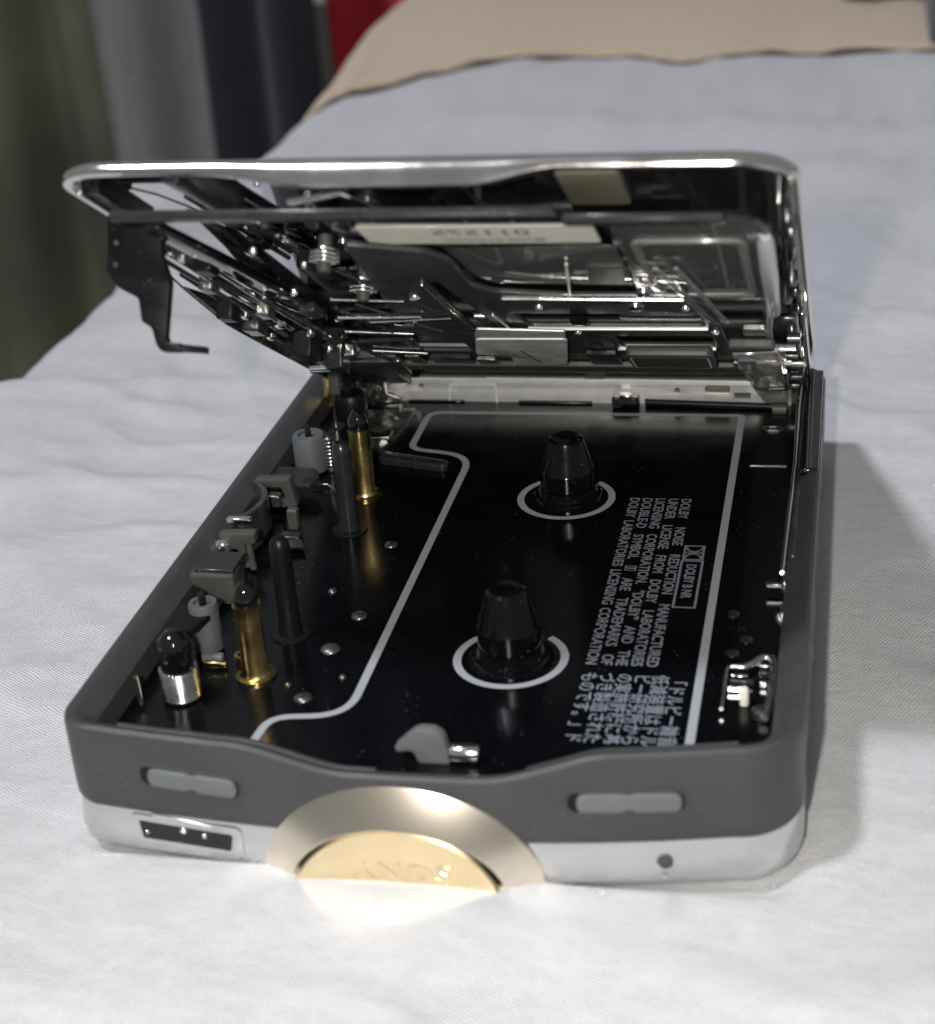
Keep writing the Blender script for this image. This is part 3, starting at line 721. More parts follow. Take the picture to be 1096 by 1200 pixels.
m.add(vs, [(0, 2, 4, 6), (1, 7, 5, 3), (0, 1, 3, 2), (2, 3, 5, 4), (4, 5, 7, 6), (6, 7, 1, 0)]); m.build('port_lip', 'silver_paint', po, bevel=0.1)
m = MB(); m.lathe((20.3, face_y(20.3, -7.6) - 0.1, -7.6), [(0.85, 0.3), (0.85, -0.03), (0.8, -0.06), (0, -0.04)], 24, axis='y')
P(m.build('strap_hole', 'grey_plastic', smooth=40))
m = MB(); m.lathe((20.3, face_y(20.3, -9.2) - 0.1, -9.3), [(0.35, 0.0), (0.25, -0.25), (0, -0.3)], 14, axis='y'); P(m.build('hole_lip', 'steel_bright', smooth=40))

# gold button: bezel and inner face, cut off by the underside
GX, GZ = -7.0, -11.6
def clip_low(pts, z): 
    return [(x, max(b, z)) for x, b in pts]
def ring_strip(prof, zc, zmin, name, material, parent=None, bent=False, n=72):
    """sweep a profile of (semi x, semi z, depth) over the upper part of an ellipse"""
    m = MB(); vs = []; fs = []
    for sxx, szz, d in prof:
        a0 = math.degrees(math.asin(max(-1, min(1, (zmin - zc)/max(szz, 0.01)))))
        for k in range(n+1):
            a = R(a0 + (180 - 2*a0)*k/n)
            x = GX + sxx*math.cos(a); z = zc + szz*math.sin(a)
            vs.append((x, (front_y_at(GX + (x-GX)*0.8) if bent else front_y_at(GX) - 0.19*(-5 - z)*(1 if d > 1 else 0)) - d, z))
    for j in range(len(prof)-1):
        for k in range(n): fs.append((j*(n+1)+k, j*(n+1)+k+1, (j+1)*(n+1)+k+1, (j+1)*(n+1)+k))
    m.add(vs, fs); return m.build(name, material, parent, smooth=30)
gb = P(ring_strip([(15.4, 13.1, -0.8), (15.35, 13.05, 0.02), (15.15, 12.85, 0.16), (12.1, 9.2, 2.0), (11.95, 9.05, 2.06), (11.8, 8.9, 1.98), (11.55, 8.65, 0.6)], GZ, -12.25, 'gold_bezel', 'gold_brushed', None, True))
gf = ring_strip([(11.5, 8.6, 0.6), (11.42, 8.52, 1.6), (11.2, 8.3, 1.78), (10.95, 8.05, 1.72), (10.7, 7.8, 1.62), (0.5, 0.4, 1.62)], GZ, -12.25, 'button_face', 'gold_face', gb)
# raised maker's name on the button, upside down to the viewer
vs_, fs_ = text_geo('SONY', 2.6, 1.5, extrude=0.09)
wmax = max(v[0] for v in vs_)
m = MB(); m.add([(GX + 0.6 - (v[0] - wmax/2), front_y_at(GX) - 0.19*(1.7 + v[1]) - 1.58 - v[2], -6.7 - v[1]) for v in vs_], fs_); m.build('raised_lettering', 'gold_face', gb)

# ---------------------------------------------------------------- hinge wall at the back of the deck
hw = P(plate('hinge_wall', 'steel_satin', None, fillet([(-38, -0.2), (29, -0.2), (29, 3.4), (22, 3.8), (-29.4, 3.9), (-32.4, 6.4), (-38, 6.4)], 0.3), 1.2, XZ(76.4),
             holes=[ell(-27.9, 2.5, 0.42, 0.42, 14), ell(12.0, 2.2, 0.42, 0.42, 14), rrect(16.2, 19.9, 1.9, 3.0, 0.5), rect(20.6, 23.0, 0.9, 1.9)], bevel=0.12))
m = MB(); m.box(-40, 31, 77.6, 79.5, -0.3, 5.0); P(m.build('rear_wall', 'gunmetal', bevel=0.3))
m = MB(XZ(75.6)); m.ribbon([(-33.4, 6.45), (-32.2, 6.4), (-29.4, 3.95), (-18, 3.95)], 0.32, 0)
m.ribbon([(-17.4, 3.95), (-2.0, 3.92)], 0.32, 0); m.ribbon([(1.0, 3.92), (21.8, 3.8)], 0.32, 0)
o = m.build('folded_edge', 'edge_gleam', hw); so = o.modifiers.new('thick', 'SOLIDIFY'); so.thickness = 0.0003  # bright line of the fold painted white, as bare metal mirrors the dark
m = MB(XZ(75.65)); m.ribbon(fillet([(-23.4, 0.0), (-23.3, 2.95), (-16.0, 2.95), (-15.9, 0.0)], 0.4, 3, False), 0.25, 0)
o = m.build('stamped_line', 'edge_gleam', hw); so = o.modifiers.new('thick', 'SOLIDIFY'); so.thickness = 0.0003
m = MB(); m.box(16.4, 19.7, 76.3, 76.6, 2.15, 2.75); m.build('slot_insert', 'tan_felt', hw, bevel=0.1)
P(plate('wall_gasket', 'gunmetal', None, fillet([(-29, 4.2), (26, 4.0), (26, 6.0), (-31, 6.2)], 0.3), 0.8, XZ(77.2), bevel=0.15))
# sliding shutter pieces and the black torsion rod at the foot of the wall
m = MB(); m.box(-30, -21, 75.1, 75.8, 0.02, 0.3); P(m.build('foot_slot', 'black_gloss', bevel=0.15))
m = MB(); m.box(-12.5, -1.0, 75.0, 75.8, 0.02, 0.4); P(m.build('foot_slot', 'gunmetal', bevel=0.25))
m = MB(); m.tube([(7.2, 75.0, 0.6), (28.6, 74.0, 0.5)], 0.5, 12); P(m.build('torsion_rod', 'black_plastic', smooth=60))
lt = MB(); lt.box(2.2, 6.4, 73.8, 75.8, 0.1, 1.7); lo = P(lt.build('rod_latch', 'black_gloss', bevel=0.35, seg=3))
m = MB(); m.lathe((3.2, 73.6, 1.0), [(0.75, -0.3), (0.75, 0.3), (0, 0.35)], 16, axis='y'); m.build('latch_pin', 'black_plastic', lo, smooth=40)
m = MB(); m.box(3.4, 5.2, 73.9, 75.2, 1.75, 2.1); m.build('latch_cap', 'steel_bright', lo, bevel=0.15)
m = MB(); m.lathe((27.4, 73.4, 0.4), [(1.0, -1.0), (1.05, 0), (1.0, 1.0)], 18, axis='x'); P(m.build('rod_end', 'grey_plastic', smooth=40))

# left hinge block
hb = P(plate('hinge_block', 'steel', None, fillet([(-38.6, 0.4), (-31.4, 0.2), (-30.6, 1.6), (-32.6, 2.4), (-32.8, 6.4), (-34.8, 6.6), (-35.6, 4.8), (-36.6, 6.8), (-38.4, 6.0)], 0.3), 1.4, XZ(73.6), holes=[fillet([(-35.0, 1.4), (-33.4, 1.4), (-33.6, 3.4), (-34.6, 3.8)], 0.4)], bevel=0.2))
m = MB(); m.tube([(-34.9, 72.4, 0.8), (-34.7, 72.0, 2.6), (-34.0, 71.8, 3.6), (-33.4, 72.0, 2.4), (-33.2, 72.4, 0.8)], 0.42, 8); m.build('hinge_loop', 'gunmetal', hb, smooth=60)
m = MB(); m.tube([(-33.0, 71.4, 0.9), (-30.2, 71.2, 1.1)], 0.75, 12); m.build('hinge_barrel', 'steel_bright', hb, smooth=60)
m = MB(); m.box(-37.2, -36.4, 70.6, 73.4, 0.4, 4.2); m.build('hinge_cheek', 'steel_bright', hb, bevel=0.15)
m = MB(); m.lathe((-35.6, 71.6, 4.6), [(0.7, -0.8), (0.75, 0), (0.7, 0.8)], 16, axis='y'); m.build('hinge_stud', 'steel', hb, smooth=40)
m = MB(); m.tube([(-34.4, 74.0, 5.2), (-34.2, 74.6, 9.2)], 0.4, 10); m.build('hinge_stem', 'steel', hb, smooth=60)
hp = MB(); hp.box(-39.6, -37.9, 65.4, 66.6, 5.0, 11.2); P(hp.build('ribbed_post', 'grey_plastic', bevel=0.35, seg=3))
m = MB(); m.lathe((-36.6, 66.4, 0), [(2.3, 1.0), (2.4, 1.3), (2.4, 4.6), (2.0, 5.2), (0, 5.2)], 28); P(m.build('post_socket', 'black_plastic', smooth=40))
m = MB(); m.box(-37.7, -36.2, 65.9, 69.0, 4.8, 12.0); P(m.build('post_web', 'black_gloss', bevel=0.3))

# ================================================================== the lid (all in lid coordinates)
ANG = 31.5
lid = empty('tmp'); 
def lid_frame(o):
    o.parent = player; o.location = (0, 79*S, (6 - ZB)*S); o.rotation_euler = (R(-ANG), 0, 0); return o
bpy.data.objects.remove(lid)
UX0, UX1, VL, RL = -43.0, 32.5, 104.0, 6.5
lo_, ln_ = [], []
def lid_outline(k=12, n=50):
    pts = [(UX0, -1.0)]
    for i in range(1, 24): pts.append((UX0, -1 + (VL-RL+1)*i/24))
    for i in range(k+1):
        a = R(180 - 90*i/k); pts.append((UX0+RL+RL*math.cos(a), VL-RL+RL*math.sin(a)))
    for i in range(1, n): pts.append((UX0+RL + (UX1-UX0-2*RL)*i/n, VL))
    for i in range(k+1):
        a = R(90 - 90*i/k); pts.append((UX1-RL+RL*math.cos(a), VL-RL+RL*math.sin(a)))
    for i in range(1, 24): pts.append((UX1, VL-RL - (VL-RL+1)*i/24))
    pts.append((UX1, -1.0))
    return pts
LO = lid_outline(); LN = []
for i in range(len(LO)):
    a = Vector(LO[max(0, i-1)]); b = Vector(LO[min(len(LO)-1, i+1)]); t = (b-a).normalized(); LN.append((-t.y, t.x))
def wave(u, v):
    return -1.55 * smoothstep(95, 103, v) * smoothstep(-27, -13, u) * (1 - smoothstep(1, 10, u))
m = MB(LID); vs = []; fs = []; nl = len(LO)
lev = [(1.5, 1.0, 0), (1.2, 0.2, 1), (1.0, 0.0, 1), (0.45, -0.05, 1), (0.12, 0.12, 1), (0.0, 0.5, 0.6), (0.05, 0.85, 0.3), (0.3, 1.25, 0.1), (0.8, 1.6, 0), (1.6, 1.8, 0), (4.0, 1.9, 0)]
for off, w, fo in lev:
    for (u, v), (nx, ny) in zip(LO, LN): vs.append((u - nx*off, v - ny*off, w + fo*wave(u, v)))
for j in range(len(lev)-1):
    for i in range(nl): fs.append((j*nl+i, j*nl+(i+1) % nl, (j+1)*nl+(i+1) % nl, (j+1)*nl+i))
fs.append(tuple((len(lev)-1)*nl+i for i in range(nl)))
m.add(vs, fs)
lid = lid_frame(m.build('lid', 'chrome', smooth=45))
m = MB(LID); m.add([(u - nx*1.3, v - ny*1.3, 0.95) for (u, v), (nx, ny) in zip(LO, LN)], [tuple(range(nl))])
m.build('lid_liner', 'lid_liner', lid)
plate('mirror_panel', 'lid_mirror', lid, rrect(-41.2, -16.2, 46, 102.2, 2.5), 0.1, LUV(0.85))
plate('mirror_panel', 'lid_mirror', lid, fillet([(-8.5, 97.5), (1.0, 97.5), (1.2, 76), (0.2, 76)], 0.5), 0.1, LUV(0.85))
# inner side ribs of the lid
for (u0, u1, v0, v1, w0, w1, mt) in ((-41.4, -40.8, 60, 99, -0.6, 0.9, 'steel'), (-39.6, -38.9, 84, 99, -0.4, 0.9, 'black_plastic'),
                                     (31.0, 31.5, 4, 96, -1.2, 0.9, 'gunmetal'), (30.0, 30.4, 4, 92, -0.6, 0.9, 'black_gloss')):
    m = MB(LID); m.box(u0, u1, v0, v1, w0, w1); m.build('lid_rib', mt, lid, bevel=0.12)
m = MB(LID)
for k in range(16): m.box(-40.7, -39.7, 83.6 + k*0.95, 84.1 + k*0.95, -0.3, 0.8)
m.box(-40.7, -39.7, 83.2, 99, 0.3, 0.9)
m.build('lid_rack', 'black_plastic', lid)
plate('felt_pad', 'tan_felt', lid, rrect(9.2, 15.4, 90.0, 102.0, 0.8), 0.9, LUV(0.5), bevel=0.15)
plate('lid_strut', 'gunmetal', lid, fillet([(-31.5, 100.5), (-29.6, 100.5), (-27.0, 84), (-29.4, 84)], 0.3), 0.7, LUV(0.55), bevel=0.12)
plate('lid_strut', 'black_plastic', lid, fillet([(-28.4, 101), (-25.2, 101), (-24.4, 97), (-27.6, 84), (-29.2, 84)], 0.3), 0.5, LUV(0.6), bevel=0.1)
m = MB(LID); m.tube([(-19.2, 96.2, -0.9), (-15.5, 98.4, -1.0), (-12.6, 100.6, -1.1), (-10.4, 93.4, -1.0)], 0.28, 8); m.build('wire_spring', 'steel_bright', lid, smooth=60)
m = MB(LID); m.tube([(-19.2, 95.4, -0.9), (-15.5, 97.6, -1.0), (-12.6, 99.8, -1.1), (-10.9, 93.4, -1.0)], 0.2, 8); m.build('wire_spring', 'steel', lid, smooth=60)
# bosses along the right inner flank of the lid
for (u, v, r, mt) in ((30.6, 60, 0.8, 'steel_dark'), (30.9, 54, 0.7, 'gunmetal'), (29.6, 50, 0.9, 'steel_dark'), (31.0, 44, 0.6, 'gunmetal'), (30.2, 38, 0.8, 'steel_dark'), (31.2, 84, 0.6, 'steel_dark'), (31.0, 90, 0.5, 'steel_dark'), (29.8, 30, 0.7, 'steel_dark'), (30.8, 22, 0.8, 'steel_dark')):
    m = MB(LID); m.lathe((u, v, 0.9), [(r, 0), (r, -2.2), (r*0.6, -2.8), (0, -2.9)], 14); m.build('lid_boss', mt, lid, smooth=40)

# ---------------------------------------------------------------- cassette holder that swings with the lid
hf_out = [(-14.5, 91.5), (-6.4, 88.0), (-4.7, 84.0), (-4.9, 72.0), (-3.0, 68.2), (5.2, 66.0), (19.0, 65.8), (21.5, 58), (22.0, 22.5), (-26.0, 21.5), (-25.0, 40), (-17.5, 62)]
hf_holes = [fillet([(-10.0, 74.0), (-8.5, 74.0), (-6.3, 45.0), (-10.0, 44.6)], 0.5), fillet([(-3.4, 56.0), (19.6, 56.0), (20.0, 48.4), (-2.4, 48.2)], 0.9),
            fillet([(6.8, 41.6), (20.0, 41.8), (20.2, 34.6), (7.8, 34.4)], 0.6), fillet([(-21.5, 36), (-13.5, 36), (-13.5, 30), (-22.5, 30)], 0.6)]
holder = plate('cassette_holder', 'holder_grey', None, fillet(hf_out, 0.8), 0.7, LUV(-4.0), holes=hf_holes, bevel=0.18)
lid_frame(holder)
HL = holder
plate('slot_edge', 'edge_gleam', HL, fillet([(-2.6, 47.9), (20.2, 48.1), (20.2, 47.6), (-2.8, 47.4)], 0.2), 0.5, LUV(-4.55), bevel=0.1)
plate('slot_edge', 'steel', HL, fillet([(-2.6, 66.3), (18.8, 65.7), (18.8, 65.2), (-2.8, 65.8)], 0.2), 0.5, LUV(-4.55), bevel=0.1)
plate('slot_edge', 'steel', HL, fillet([(-10.45, 74), (-10.15, 74), (-10.0, 44.4), (-10.4, 44.2)], 0.15), 0.5, LUV(-4.55), bevel=0.1)
plate('slot_edge', 'edge_gleam', HL, fillet([(7.4, 34.2), (20.2, 34.4), (20.2, 33.6), (7.0, 33.5)], 0.15), 0.5, LUV(-4.55), bevel=0.1)
plate('slot_shoe', 'gunmetal', HL, rrect(9.5, 19.6, 50.0, 53.2, 1.2), 0.9, LUV(-3.6), bevel=0.25)
plate('slot_shoe', 'steel', HL, fillet([(-9.0, 52.0), (-7.4, 52.0), (-6.8, 46), (-8.8, 45.6)], 0.3), 0.8, LUV(-3.6), bevel=0.15)
# free-edge bar in two steps
m = MB(LID); m.box(-36.0, 9.6, 101.0, 102.6, -4.3, -3.2); m.build('front_bar', 'gunmetal', HL, bevel=0.3)
m = MB(LID); m.box(9.9, 25.6, 99.4, 100.9, -4.5, -3.5); m.build('front_bar', 'gunmetal', HL, bevel=0.3)
m = MB(LID); m.tube([(25.6, 100.1, -4.0), (27.2, 99.7, -4.0), (28.4, 98.3, -4.0), (29.0, 95.5, -4.0)], 0.5, 10); m.build('frame_corner', 'gunmetal', HL, smooth=60)
m = MB(LID); m.tube([(29.05, 93.5, -4.1), (29.0, 92, -4.3), (28.8, 75, -4.4), (28.5, 58, -4.3), (28.4, 55.5, -4.0)], [0.5, 0.85, 0.95, 0.9, 0.4], 12); m.build('side_highlight', 'highlight_white', HL, smooth=60)  # highlight on the frame's glossy side, put in as a whitish bar
m = MB(LID); m.tube([(28.0, 54.5, -4.0), (27.6, 48, -4.4), (27.4, 40, -4.6)], 0.45, 10); m.build('side_rail', 'clear_plastic', HL, smooth=60)
# white label, read from the hinge side
stick = plate('label_sticker', 'sticker_paper', HL, rrect(-12.0, 12.3, 89.3, 96.4, 0.5), 0.12, LUV(-3.6))
tm = MB(LID)
for txt, size_, v0, uc in (('011575', 3.0, 92.9, 0.6), ('MADE IN JAPAN', 1.3, 90.4, 1.5)):
    vs_, fs_ = text_geo(txt, size_, 1.15, offset=0.03); wmx = max(v[0] for v in vs_)
    # seen from below with the free edge towards the viewer the lettering stands on its head
    tm.add([(uc - (v[0] - wmx/2), v0 + v[1], -3.68) for v in vs_], fs_)
tm.build('label_print', 'sticker_ink', stick)
plate('label_carrier', 'black_gloss', HL, rrect(-14.6, 13.4, 87.0, 99.2, 0.8), 0.4, LUV(-3.3), bevel=0.1)
# smoked clear window on the right with a raised inner frame
win = plate('clear_window', 'smoke_clear', HL, rrect(13.8, 28.2, 60.5, 98.6, 2.0), 0.5, LUV(-3.4), bevel=0.12)
plate('window_frame', 'clear_plastic', win, rrect(15.2, 27.0, 64.0, 91.0, 2.2), 0.35, LUV(-3.85), holes=[rrect(16.2, 26.0, 65.4, 89.8, 1.8)], bevel=0.1)
plate('window_rib', 'clear_plastic', win, fillet([(16.5, 80), (17.2, 80), (21.6, 50), (20.6, 50)], 0.2), 0.4, LUV(-4.2), bevel=0.1)
plate('window_rib', 'clear_plastic', win, fillet([(18.8, 80), (19.3, 80), (23.0, 50), (22.3, 50)], 0.2), 0.4, LUV(-4.2), bevel=0.1)
plate('clear_window', 'smoke_clear', HL, fillet([(-5.2, 87.5), (13.2, 87.0), (13.2, 67.2), (-2.6, 68.8), (-4.3, 72.4)], 0.6), 0.3, LUV(-3.2), bevel=0.08)
m = MB(LID); m.tube([(7.2, 80, -3.7), (5.6, 66.5, -4.2)], 0.16, 6); m.build('window_seam', 'edge_gleam', HL, smooth=60)
# things seen in the upper slot: rail, clip, screw heads
plate('upper_rail', 'black_plastic', HL, rrect(6.8, 20, 68.0, 77.5, 0.6), 0.8, LUV(-2.4), bevel=0.2)
plate('rail_clip', 'grey_plastic', HL, fillet([(9.0, 77.6), (13.2, 77.6), (12.2, 68.6), (8.0, 68.6)], 0.3), 0.7, LUV(-3.1), bevel=0.2)
plate('rail_clip', 'steel', HL, fillet([(13.6, 73.5), (15.6, 73.5), (15.4, 67.0), (13.2, 67.0)], 0.3), 0.7, LUV(-3.3), bevel=0.2)
plate('rail_clip', 'steel_dark', HL, fillet([(15.6, 78.6), (18.0, 78.2), (18.2, 75.0), (16.4, 74.2)], 0.3), 0.6, LUV(-3.2), bevel=0.15)
for (u, v, r, mt) in ((12.6, 60.6, 0.95, 'steel_bright'), (14.4, 68.6, 0.9, 'steel_bright'), (1.0, 60.8, 0.5, 'steel'), (18.4, 60.2, 0.5, 'steel'), (4.5, 51.8, 1.2, 'black_gloss'), (-13.0, 66, 0.7, 'steel'), (-16.6, 52, 0.7, 'steel'), (3.4, 45.2, 0.5, 'steel'), (20.8, 45, 0.6, 'steel_bright')):
    m = MB(LID); m.lathe((u, v, -4.3), [(r, 0.2), (r, -0.3), (r*0.7, -0.55), (0, -0.6)], 18); m.build('holder_screw', mt, HL, smooth=40)
# metal spring tab in the middle
tab = plate('spring_tab', 'tab_metal', HL, fillet([(-10.2, 44.2), (1.9, 44.4), (-1.0, 25.2), (-8.4, 24.8), (-7.9, 31.4), (-12.4, 33.0)], 0.9), 0.35, LUV(-5.2), bevel=0.12)
plate('tab_strip', 'steel_satin', tab, fillet([(-8.9, 50.0), (2.3, 48.8), (1.7, 44.6), (-10.3, 44.4)], 0.3), 0.35, LUV(-5.0), bevel=0.1)
m = MB(LID); m.tube([(-5.6, 56.0, -4.5), (-4.4, 44.6, -4.9)], 0.16, 6); m.build('tab_seam', 'edge_gleam', tab, smooth=60)
m = MB(LID); m.tube([(-5.5, 37.5, -5.45), (-4.2, 27.5, -5.45)], 0.14, 6); m.build('tab_scratch', 'steel_bright', tab, smooth=60)
# grey slide box and the hinge-side strips
sb = plate('slide_box', 'grey_plastic', HL, rrect(8.4, 19.8, 27.0, 36.5, 0.9), 1.4, LUV(-5.3), bevel=0.3)
m = MB(LUV(-6.05)); m.ribbon(rrect(9.0, 19.2, 27.6, 35.6, 0.7), 0.28, 0, True); m.build('slide_outline', 'edge_gleam', sb)
m = MB(LID); m.box(-26, 22, 20.4, 24.0, -5.4, -4.5); m.build('hinge_strip', 'grey_plastic', HL, bevel=0.25)
m = MB(LID); m.box(-24, 24, 14.0, 17.4, -4.6, -3.6); m.build('hinge_strip', 'holder_grey', HL, bevel=0.25)
m = MB(LID); m.box(-25, 25, 7.6, 11.0, -3.6, -2.6); m.build('hinge_strip', 'black_plastic', HL, bevel=0.25)
for (u0, u1, v0, v1, w, mt) in ((-20, -14, 25.5, 29.5, -4.9, 'gunmetal'), (-13.4, -10.6, 25.8, 28.6, -5.0, 'steel'), (2.6, 6.8, 25.6, 33.0, -4.9, 'gunmetal'), (-23, -21, 26, 31, -5.0, 'steel'), (3.4, 5.4, 35.6, 36.4, -4.7, 'black_gloss')):
    m = MB(LID); m.box(u0, u1, v0, v1, w-0.4, w+0.4); m.build('holder_block', mt, HL, bevel=0.2)
# clear hinge arm at the right
arm = plate('hinge_arm', 'clear_plastic', HL, fillet([(22.6, 41), (28.6, 43), (29.2, 20), (28.6, -4), (25.2, -1.5), (24.2, 10), (23.2, 30)], 1.0), 1.2, LUV(-6.0), holes=[rrect(25.4, 27.6, 15.5, 18.6, 0.8)], bevel=0.25)
m = MB(LID); m.box(22.4, 28.2, 41.4, 44.6, -6.4, -5.0); m.build('arm_grip', 'grey_plastic', arm, bevel=0.35)
m = MB(LID); m.tube([(25.4, 15.0, -6.7), (28.8, 15.6, -6.8), (29.0, 30.0, -6.8)], 0.32, 8); m.build('arm_spring', 'steel_bright', arm, smooth=60)
m = MB(LID); m.lathe((25.4, 17.2, -6.4), [(1.1, 0.4), (1.1, -0.6), (0.7, -0.9), (0, -0.9)], 18); m.build('arm_stud', 'grey_plastic', arm, smooth=40)
m = MB(LID); m.box(23.2, 25.6, 35.5, 38.0, -6.9, -6.0); m.build('arm_catch', 'pale_plastic', arm, bevel=0.35)
m = MB(LID); m.box(24.4, 27.4, 46.5, 50.0, -5.2, -4.2); m.build('arm_block', 'steel_dark', HL, bevel=0.25)
for (u, v, w, r) in ((29.8, 48, -3.2, 0.6), (30.4, 40, -4.2, 0.7), (30.0, 33, -5.2, 0.6), (30.6, 26, -5.0, 0.8), (30.2, 18, -5.5, 0.6), (29.6, 10, -5.4, 0.6)):
    m = MB(LID); m.lathe((u, v, w), [(r, -0.8), (r*1.05, 0), (r, 0.8)], 14, axis='x'); m.build('arm_rivet', 'steel_dark' if r > 0.65 else 'gunmetal', HL, smooth=40)
m = MB(LID); m.tube([(30.6, 46, -2.4), (30.7, 30, -3.4), (30.8, 8, -4.4), (30.8, -4, -4.4)], 0.4, 8); m.build('side_link', 'steel_dark', HL, smooth=60)
m = MB(LID); m.tube([(31.6, 40, -1.4), (31.7, 20, -2.6), (31.7, 2, -3.4)], 0.32, 8); m.build('side_link', 'steel_bright', HL, smooth=60)

# left arm: hanging black bracket with a hook
br = plate('side_bracket', 'black_plastic', HL, fillet([(-40.6, -1.0), (-40.2, -7.3), (-39.0, -8.9), (-36.5, -10.1), (-36.0, -12.6), (-34.8, -13.3), (-34.2, -15.1), (-33.6, -15.8), (-31.3, -15.8), (-31.2, -14.9), (-32.8, -14.8), (-33.1, -14.2), (-33.0, -8.2), (-34.1, -5.4), (-34.6, -1.0)], 0.35), 1.4, LUW(92.0), bevel=0.25)
plate('bracket_flank', 'black_plastic', br, fillet([(92.6, -1.0), (92.6, -7.6), (90.2, -7.0), (88.6, -3.4), (88.6, -1.0)], 0.5), 0.8, LVW(-40.0), bevel=0.2)
plate('bracket_hook', 'black_plastic', br, fillet([(-31.6, 91.6), (-28.9, 90.6), (-28.9, 91.4), (-31.6, 93.0)], 0.2), 0.7, LUV(-15.4), bevel=0.15)
for (u, w) in ((-39.2, -4.2), (-39.1, -6.6)):
    m = MB(LUW(92.9)); m.lathe((u, w, 0), [(0.35, 0), (0.3, 0.15), (0, 0.2)], 12); m.build('bracket_rivet', 'steel_dark', br, smooth=40)
# left flange with its bright lower edge
low_edge = [(88, -1.6), (80, -3.0), (70, -4.2), (55, -5.5), (40, -5.4), (20, -5.1), (4, -4.9)]
fl = plate('side_flange', 'gunmetal', HL, [(70, -3.9), (58, -4.9), (55, -5.5), (40, -5.4), (20, -5.1), (4, -4.9), (4, 0.4), (40, 0.0), (56, -2.6)], 0.5, LVW(-40.6), bevel=0.12)
m = MB(LID); m.tube([(-40.5, v, w) for v, w in low_edge], 0.17, 6); m.build('flange_edge', 'steel', fl, smooth=60)
# long black lever with holes, rods and small hardware along the left side
plate('long_lever', 'black_gloss', HL, fillet([(-34.4, 97), (-32.4, 98), (-30.6, 84), (-28.2, 60), (-28.4, 50), (-31.5, 52), (-32.6, 74)], 0.8), 1.1, LUV(-3.6), holes=[ell(-31.4, 74, 0.7, 2.2, 16), ell(-30.6, 66, 0.6, 1.8, 16)], bevel=0.22)
plate('lever_web', 'black_plastic', HL, fillet([(-23.2, 78), (-21.0, 79), (-17.6, 68), (-20.0, 60), (-24.0, 62)], 0.8), 0.8, LUV(-3.4), holes=[ell(-21, 71, 0.8, 1.8, 16)], bevel=0.2)
for (a, b, r, mt) in (((-36.4, 88, -3.6), (-34.6, 46, -4.4), 0.38, 'steel_bright'), ((-37.4, 88, -4.0), (-36.0, 44, -4.8), 0.3, 'steel_dark'), ((-33.0, 70, -4.2), (-31.4, 38, -4.6), 0.28, 'steel'), ((-31.8, 66, -4.4), (-30.0, 40, -4.8), 0.22, 'steel'),
                      ((-38.4, 76, -3.8), (-37.6, 40, -5.0), 0.35, 'black_plastic')):
    m = MB(LID); m.tube([a, b], r, 8); m.build('linkage_rod', mt, HL, smooth=60)
for (u0, u1, v0, v1, w0, w1, mt) in ((-38.6, -36.4, 61, 64, -6.6, -3.8, 'black_plastic'), (-38.8, -36.4, 50, 54, -6.2, -3.6, 'gunmetal'), (-35.4, -33.0, 78, 81, -4.6, -2.8, 'black_plastic'), (-36.2, -33.4, 36, 41, -7.2, -3.4, 'black_plastic'),
                                     (-33.6, -31.0, 30, 34, -7.6, -3.6, 'gunmetal'), (-38.4, -35.6, 24, 29, -6.4, -3.4, 'black_plastic'), (-31.0, -27.6, 40, 44, -5.4, -3.6, 'black_gloss'), (-29.4, -27.2, 56, 60, -5.0, -3.6, 'gunmetal'), (-34.6, -32.8, 58, 61, -5.6, -3.6, 'steel_dark'),
                                     (-37.6, -35.8, 70, 73, -5.0, -3.2, 'steel_dark'), (-30.4, -28.8, 33, 36, -6.2, -4.0, 'steel')):
    m = MB(LID); m.box(u0, u1, v0, v1, w0, w1); m.build('linkage_block', mt, HL, bevel=0.3)
for (u, v, w, r, mt) in ((-35.2, 84, -3.8, 0.6, 'steel'), (-32.6, 87, -3.8, 0.5, 'steel_bright'), (-30.2, 70, -3.8, 0.55, 'steel_bright'), (-36.8, 58, -5.0, 0.6, 'steel'), (-34.2, 52, -5.0, 0.8, 'steel_bright'), (-37.4, 46, -5.4, 0.7, 'steel'), (-32.0, 46, -5.0, 0.6, 'steel'), (-35.0, 32, -6.0, 0.7, 'steel_bright'),
                         (-28.0, 66, -3.8, 0.5, 'steel_bright'), (-27.0, 84, -3.0, 0.4, 'steel'), (-23.0, 78, -3.2, 0.5, 'steel'), (-26.4, 52, -4.2, 0.6, 'steel'), (-31.8, 38, -5.6, 0.5, 'steel_bright'), (-37.6, 34, -5.6, 0.6, 'steel')):
    m = MB(LID); m.lathe((u, v, w), [(r, 0.3), (r, -0.25), (r*0.6, -0.5), (0, -0.5)], 14); m.build('linkage_rivet', mt, HL, smooth=40)
m = MB(LID); m.tube([(-36.8, 30, -6.8), (-33.6, 30, -6.6)], 0.9, 14); m.build('linkage_roller', 'steel_bright', HL, smooth=60)
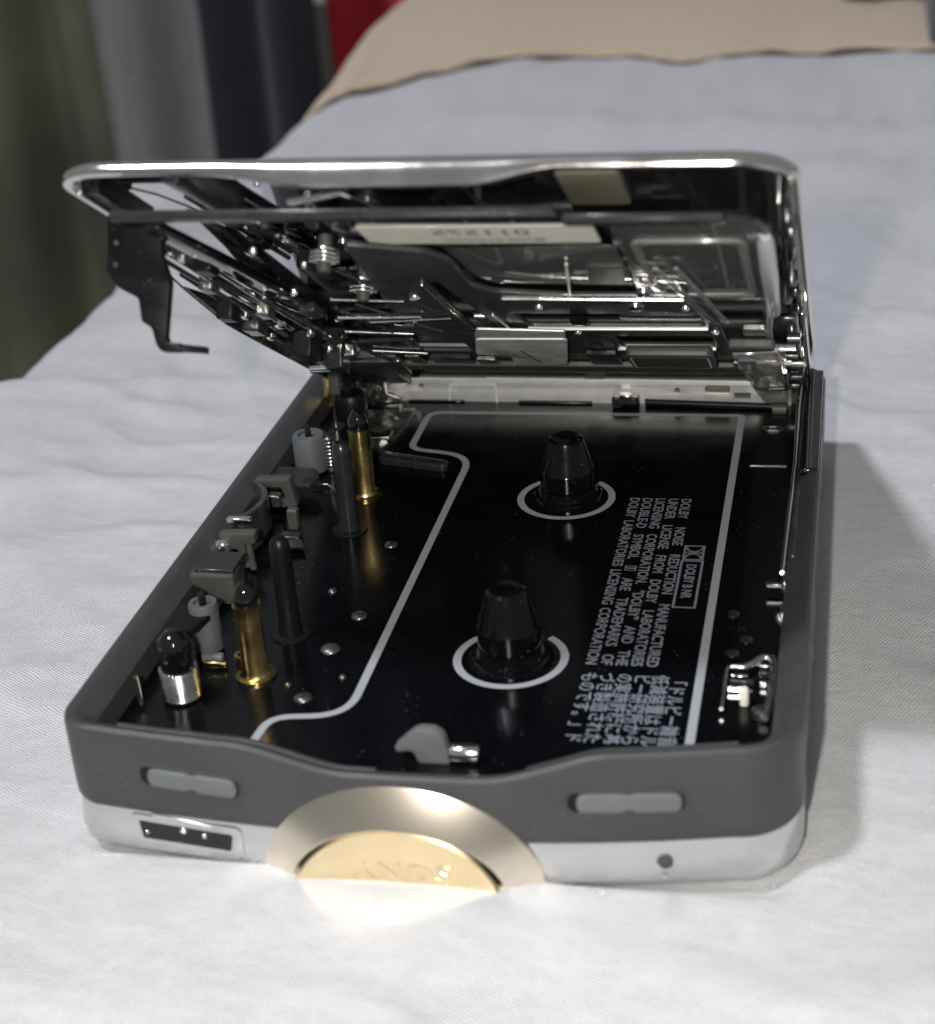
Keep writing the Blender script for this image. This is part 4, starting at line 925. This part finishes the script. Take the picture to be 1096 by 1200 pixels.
# torsion springs on posts
for (u, v) in ((-18.6, 84.6), (-18.4, 69.4)):
    m = MB(LID); m.coil((u, v, -4.6), 1.55, 0.16, 3.3, 1.5, axis='z', n=16); so_ = m.build('torsion_spring', 'steel_bright', HL, smooth=60)
    m = MB(LID); m.tube([(u, v, -1.5), (u, v, -5.6)], [0.75, 0.75], 14); m.build('spring_core', 'grey_plastic', so_, smooth=60)
    m = MB(LID); m.tube([(u+1.5, v-0.4, -3.2), (u+4.0, v-5, -3.6)], 0.16, 6); m.build('spring_leg', 'steel_bright', so_, smooth=60)
for (a, b, r, mt) in (((-24.0, 64, -4.2), (-15.0, 63.4, -4.3), 0.3, 'steel_bright'), ((-25.6, 55, -4.6), (-14.6, 56, -4.7), 0.34, 'steel_bright'), ((-22.0, 53, -4.8), (-11.0, 55, -4.7), 0.25, 'steel'), ((-27.0, 47, -4.9), (-18, 46, -5.0), 0.3, 'steel'),
                      ((-24.5, 60, -4.4), (-20.0, 44, -5.0), 0.2, 'steel'), ((-21.4, 62, -4.4), (-14.0, 47, -4.9), 0.2, 'steel_dark'), ((-19.6, 80, -4.0), (-11.6, 56, -4.4), 0.2, 'steel_dark'), ((-28.4, 44, -5.0), (-25.0, 30, -5.8), 0.3, 'steel'), ((-27, 36, -5.4), (-19, 34, -5.4), 0.3, 'steel_dark')):
    m = MB(LID); m.tube([a, b], r, 8); m.build('cross_wire', mt, HL, smooth=60)
for (o_, t_, w_, mt) in ((fillet([(-25, 58), (-18, 60), (-16, 50), (-23, 46)], 0.6), 0.5, -4.2, 'black_gloss'), (fillet([(-27.5, 40), (-19, 42), (-20, 33), (-28, 30)], 0.6), 0.6, -4.8, 'gunmetal'), (fillet([(-32, 28), (-24, 29), (-25, 18), (-33, 17)], 0.8), 0.8, -5.4, 'steel_dark'), (fillet([(-36, 22), (-28, 20), (-28, 8), (-36, 8)], 0.8), 0.8, -5.0, 'gunmetal')):
    plate('linkage_plate', mt, HL, o_, t_, LUV(w_), bevel=0.15)

bpy.data.objects.remove(root)
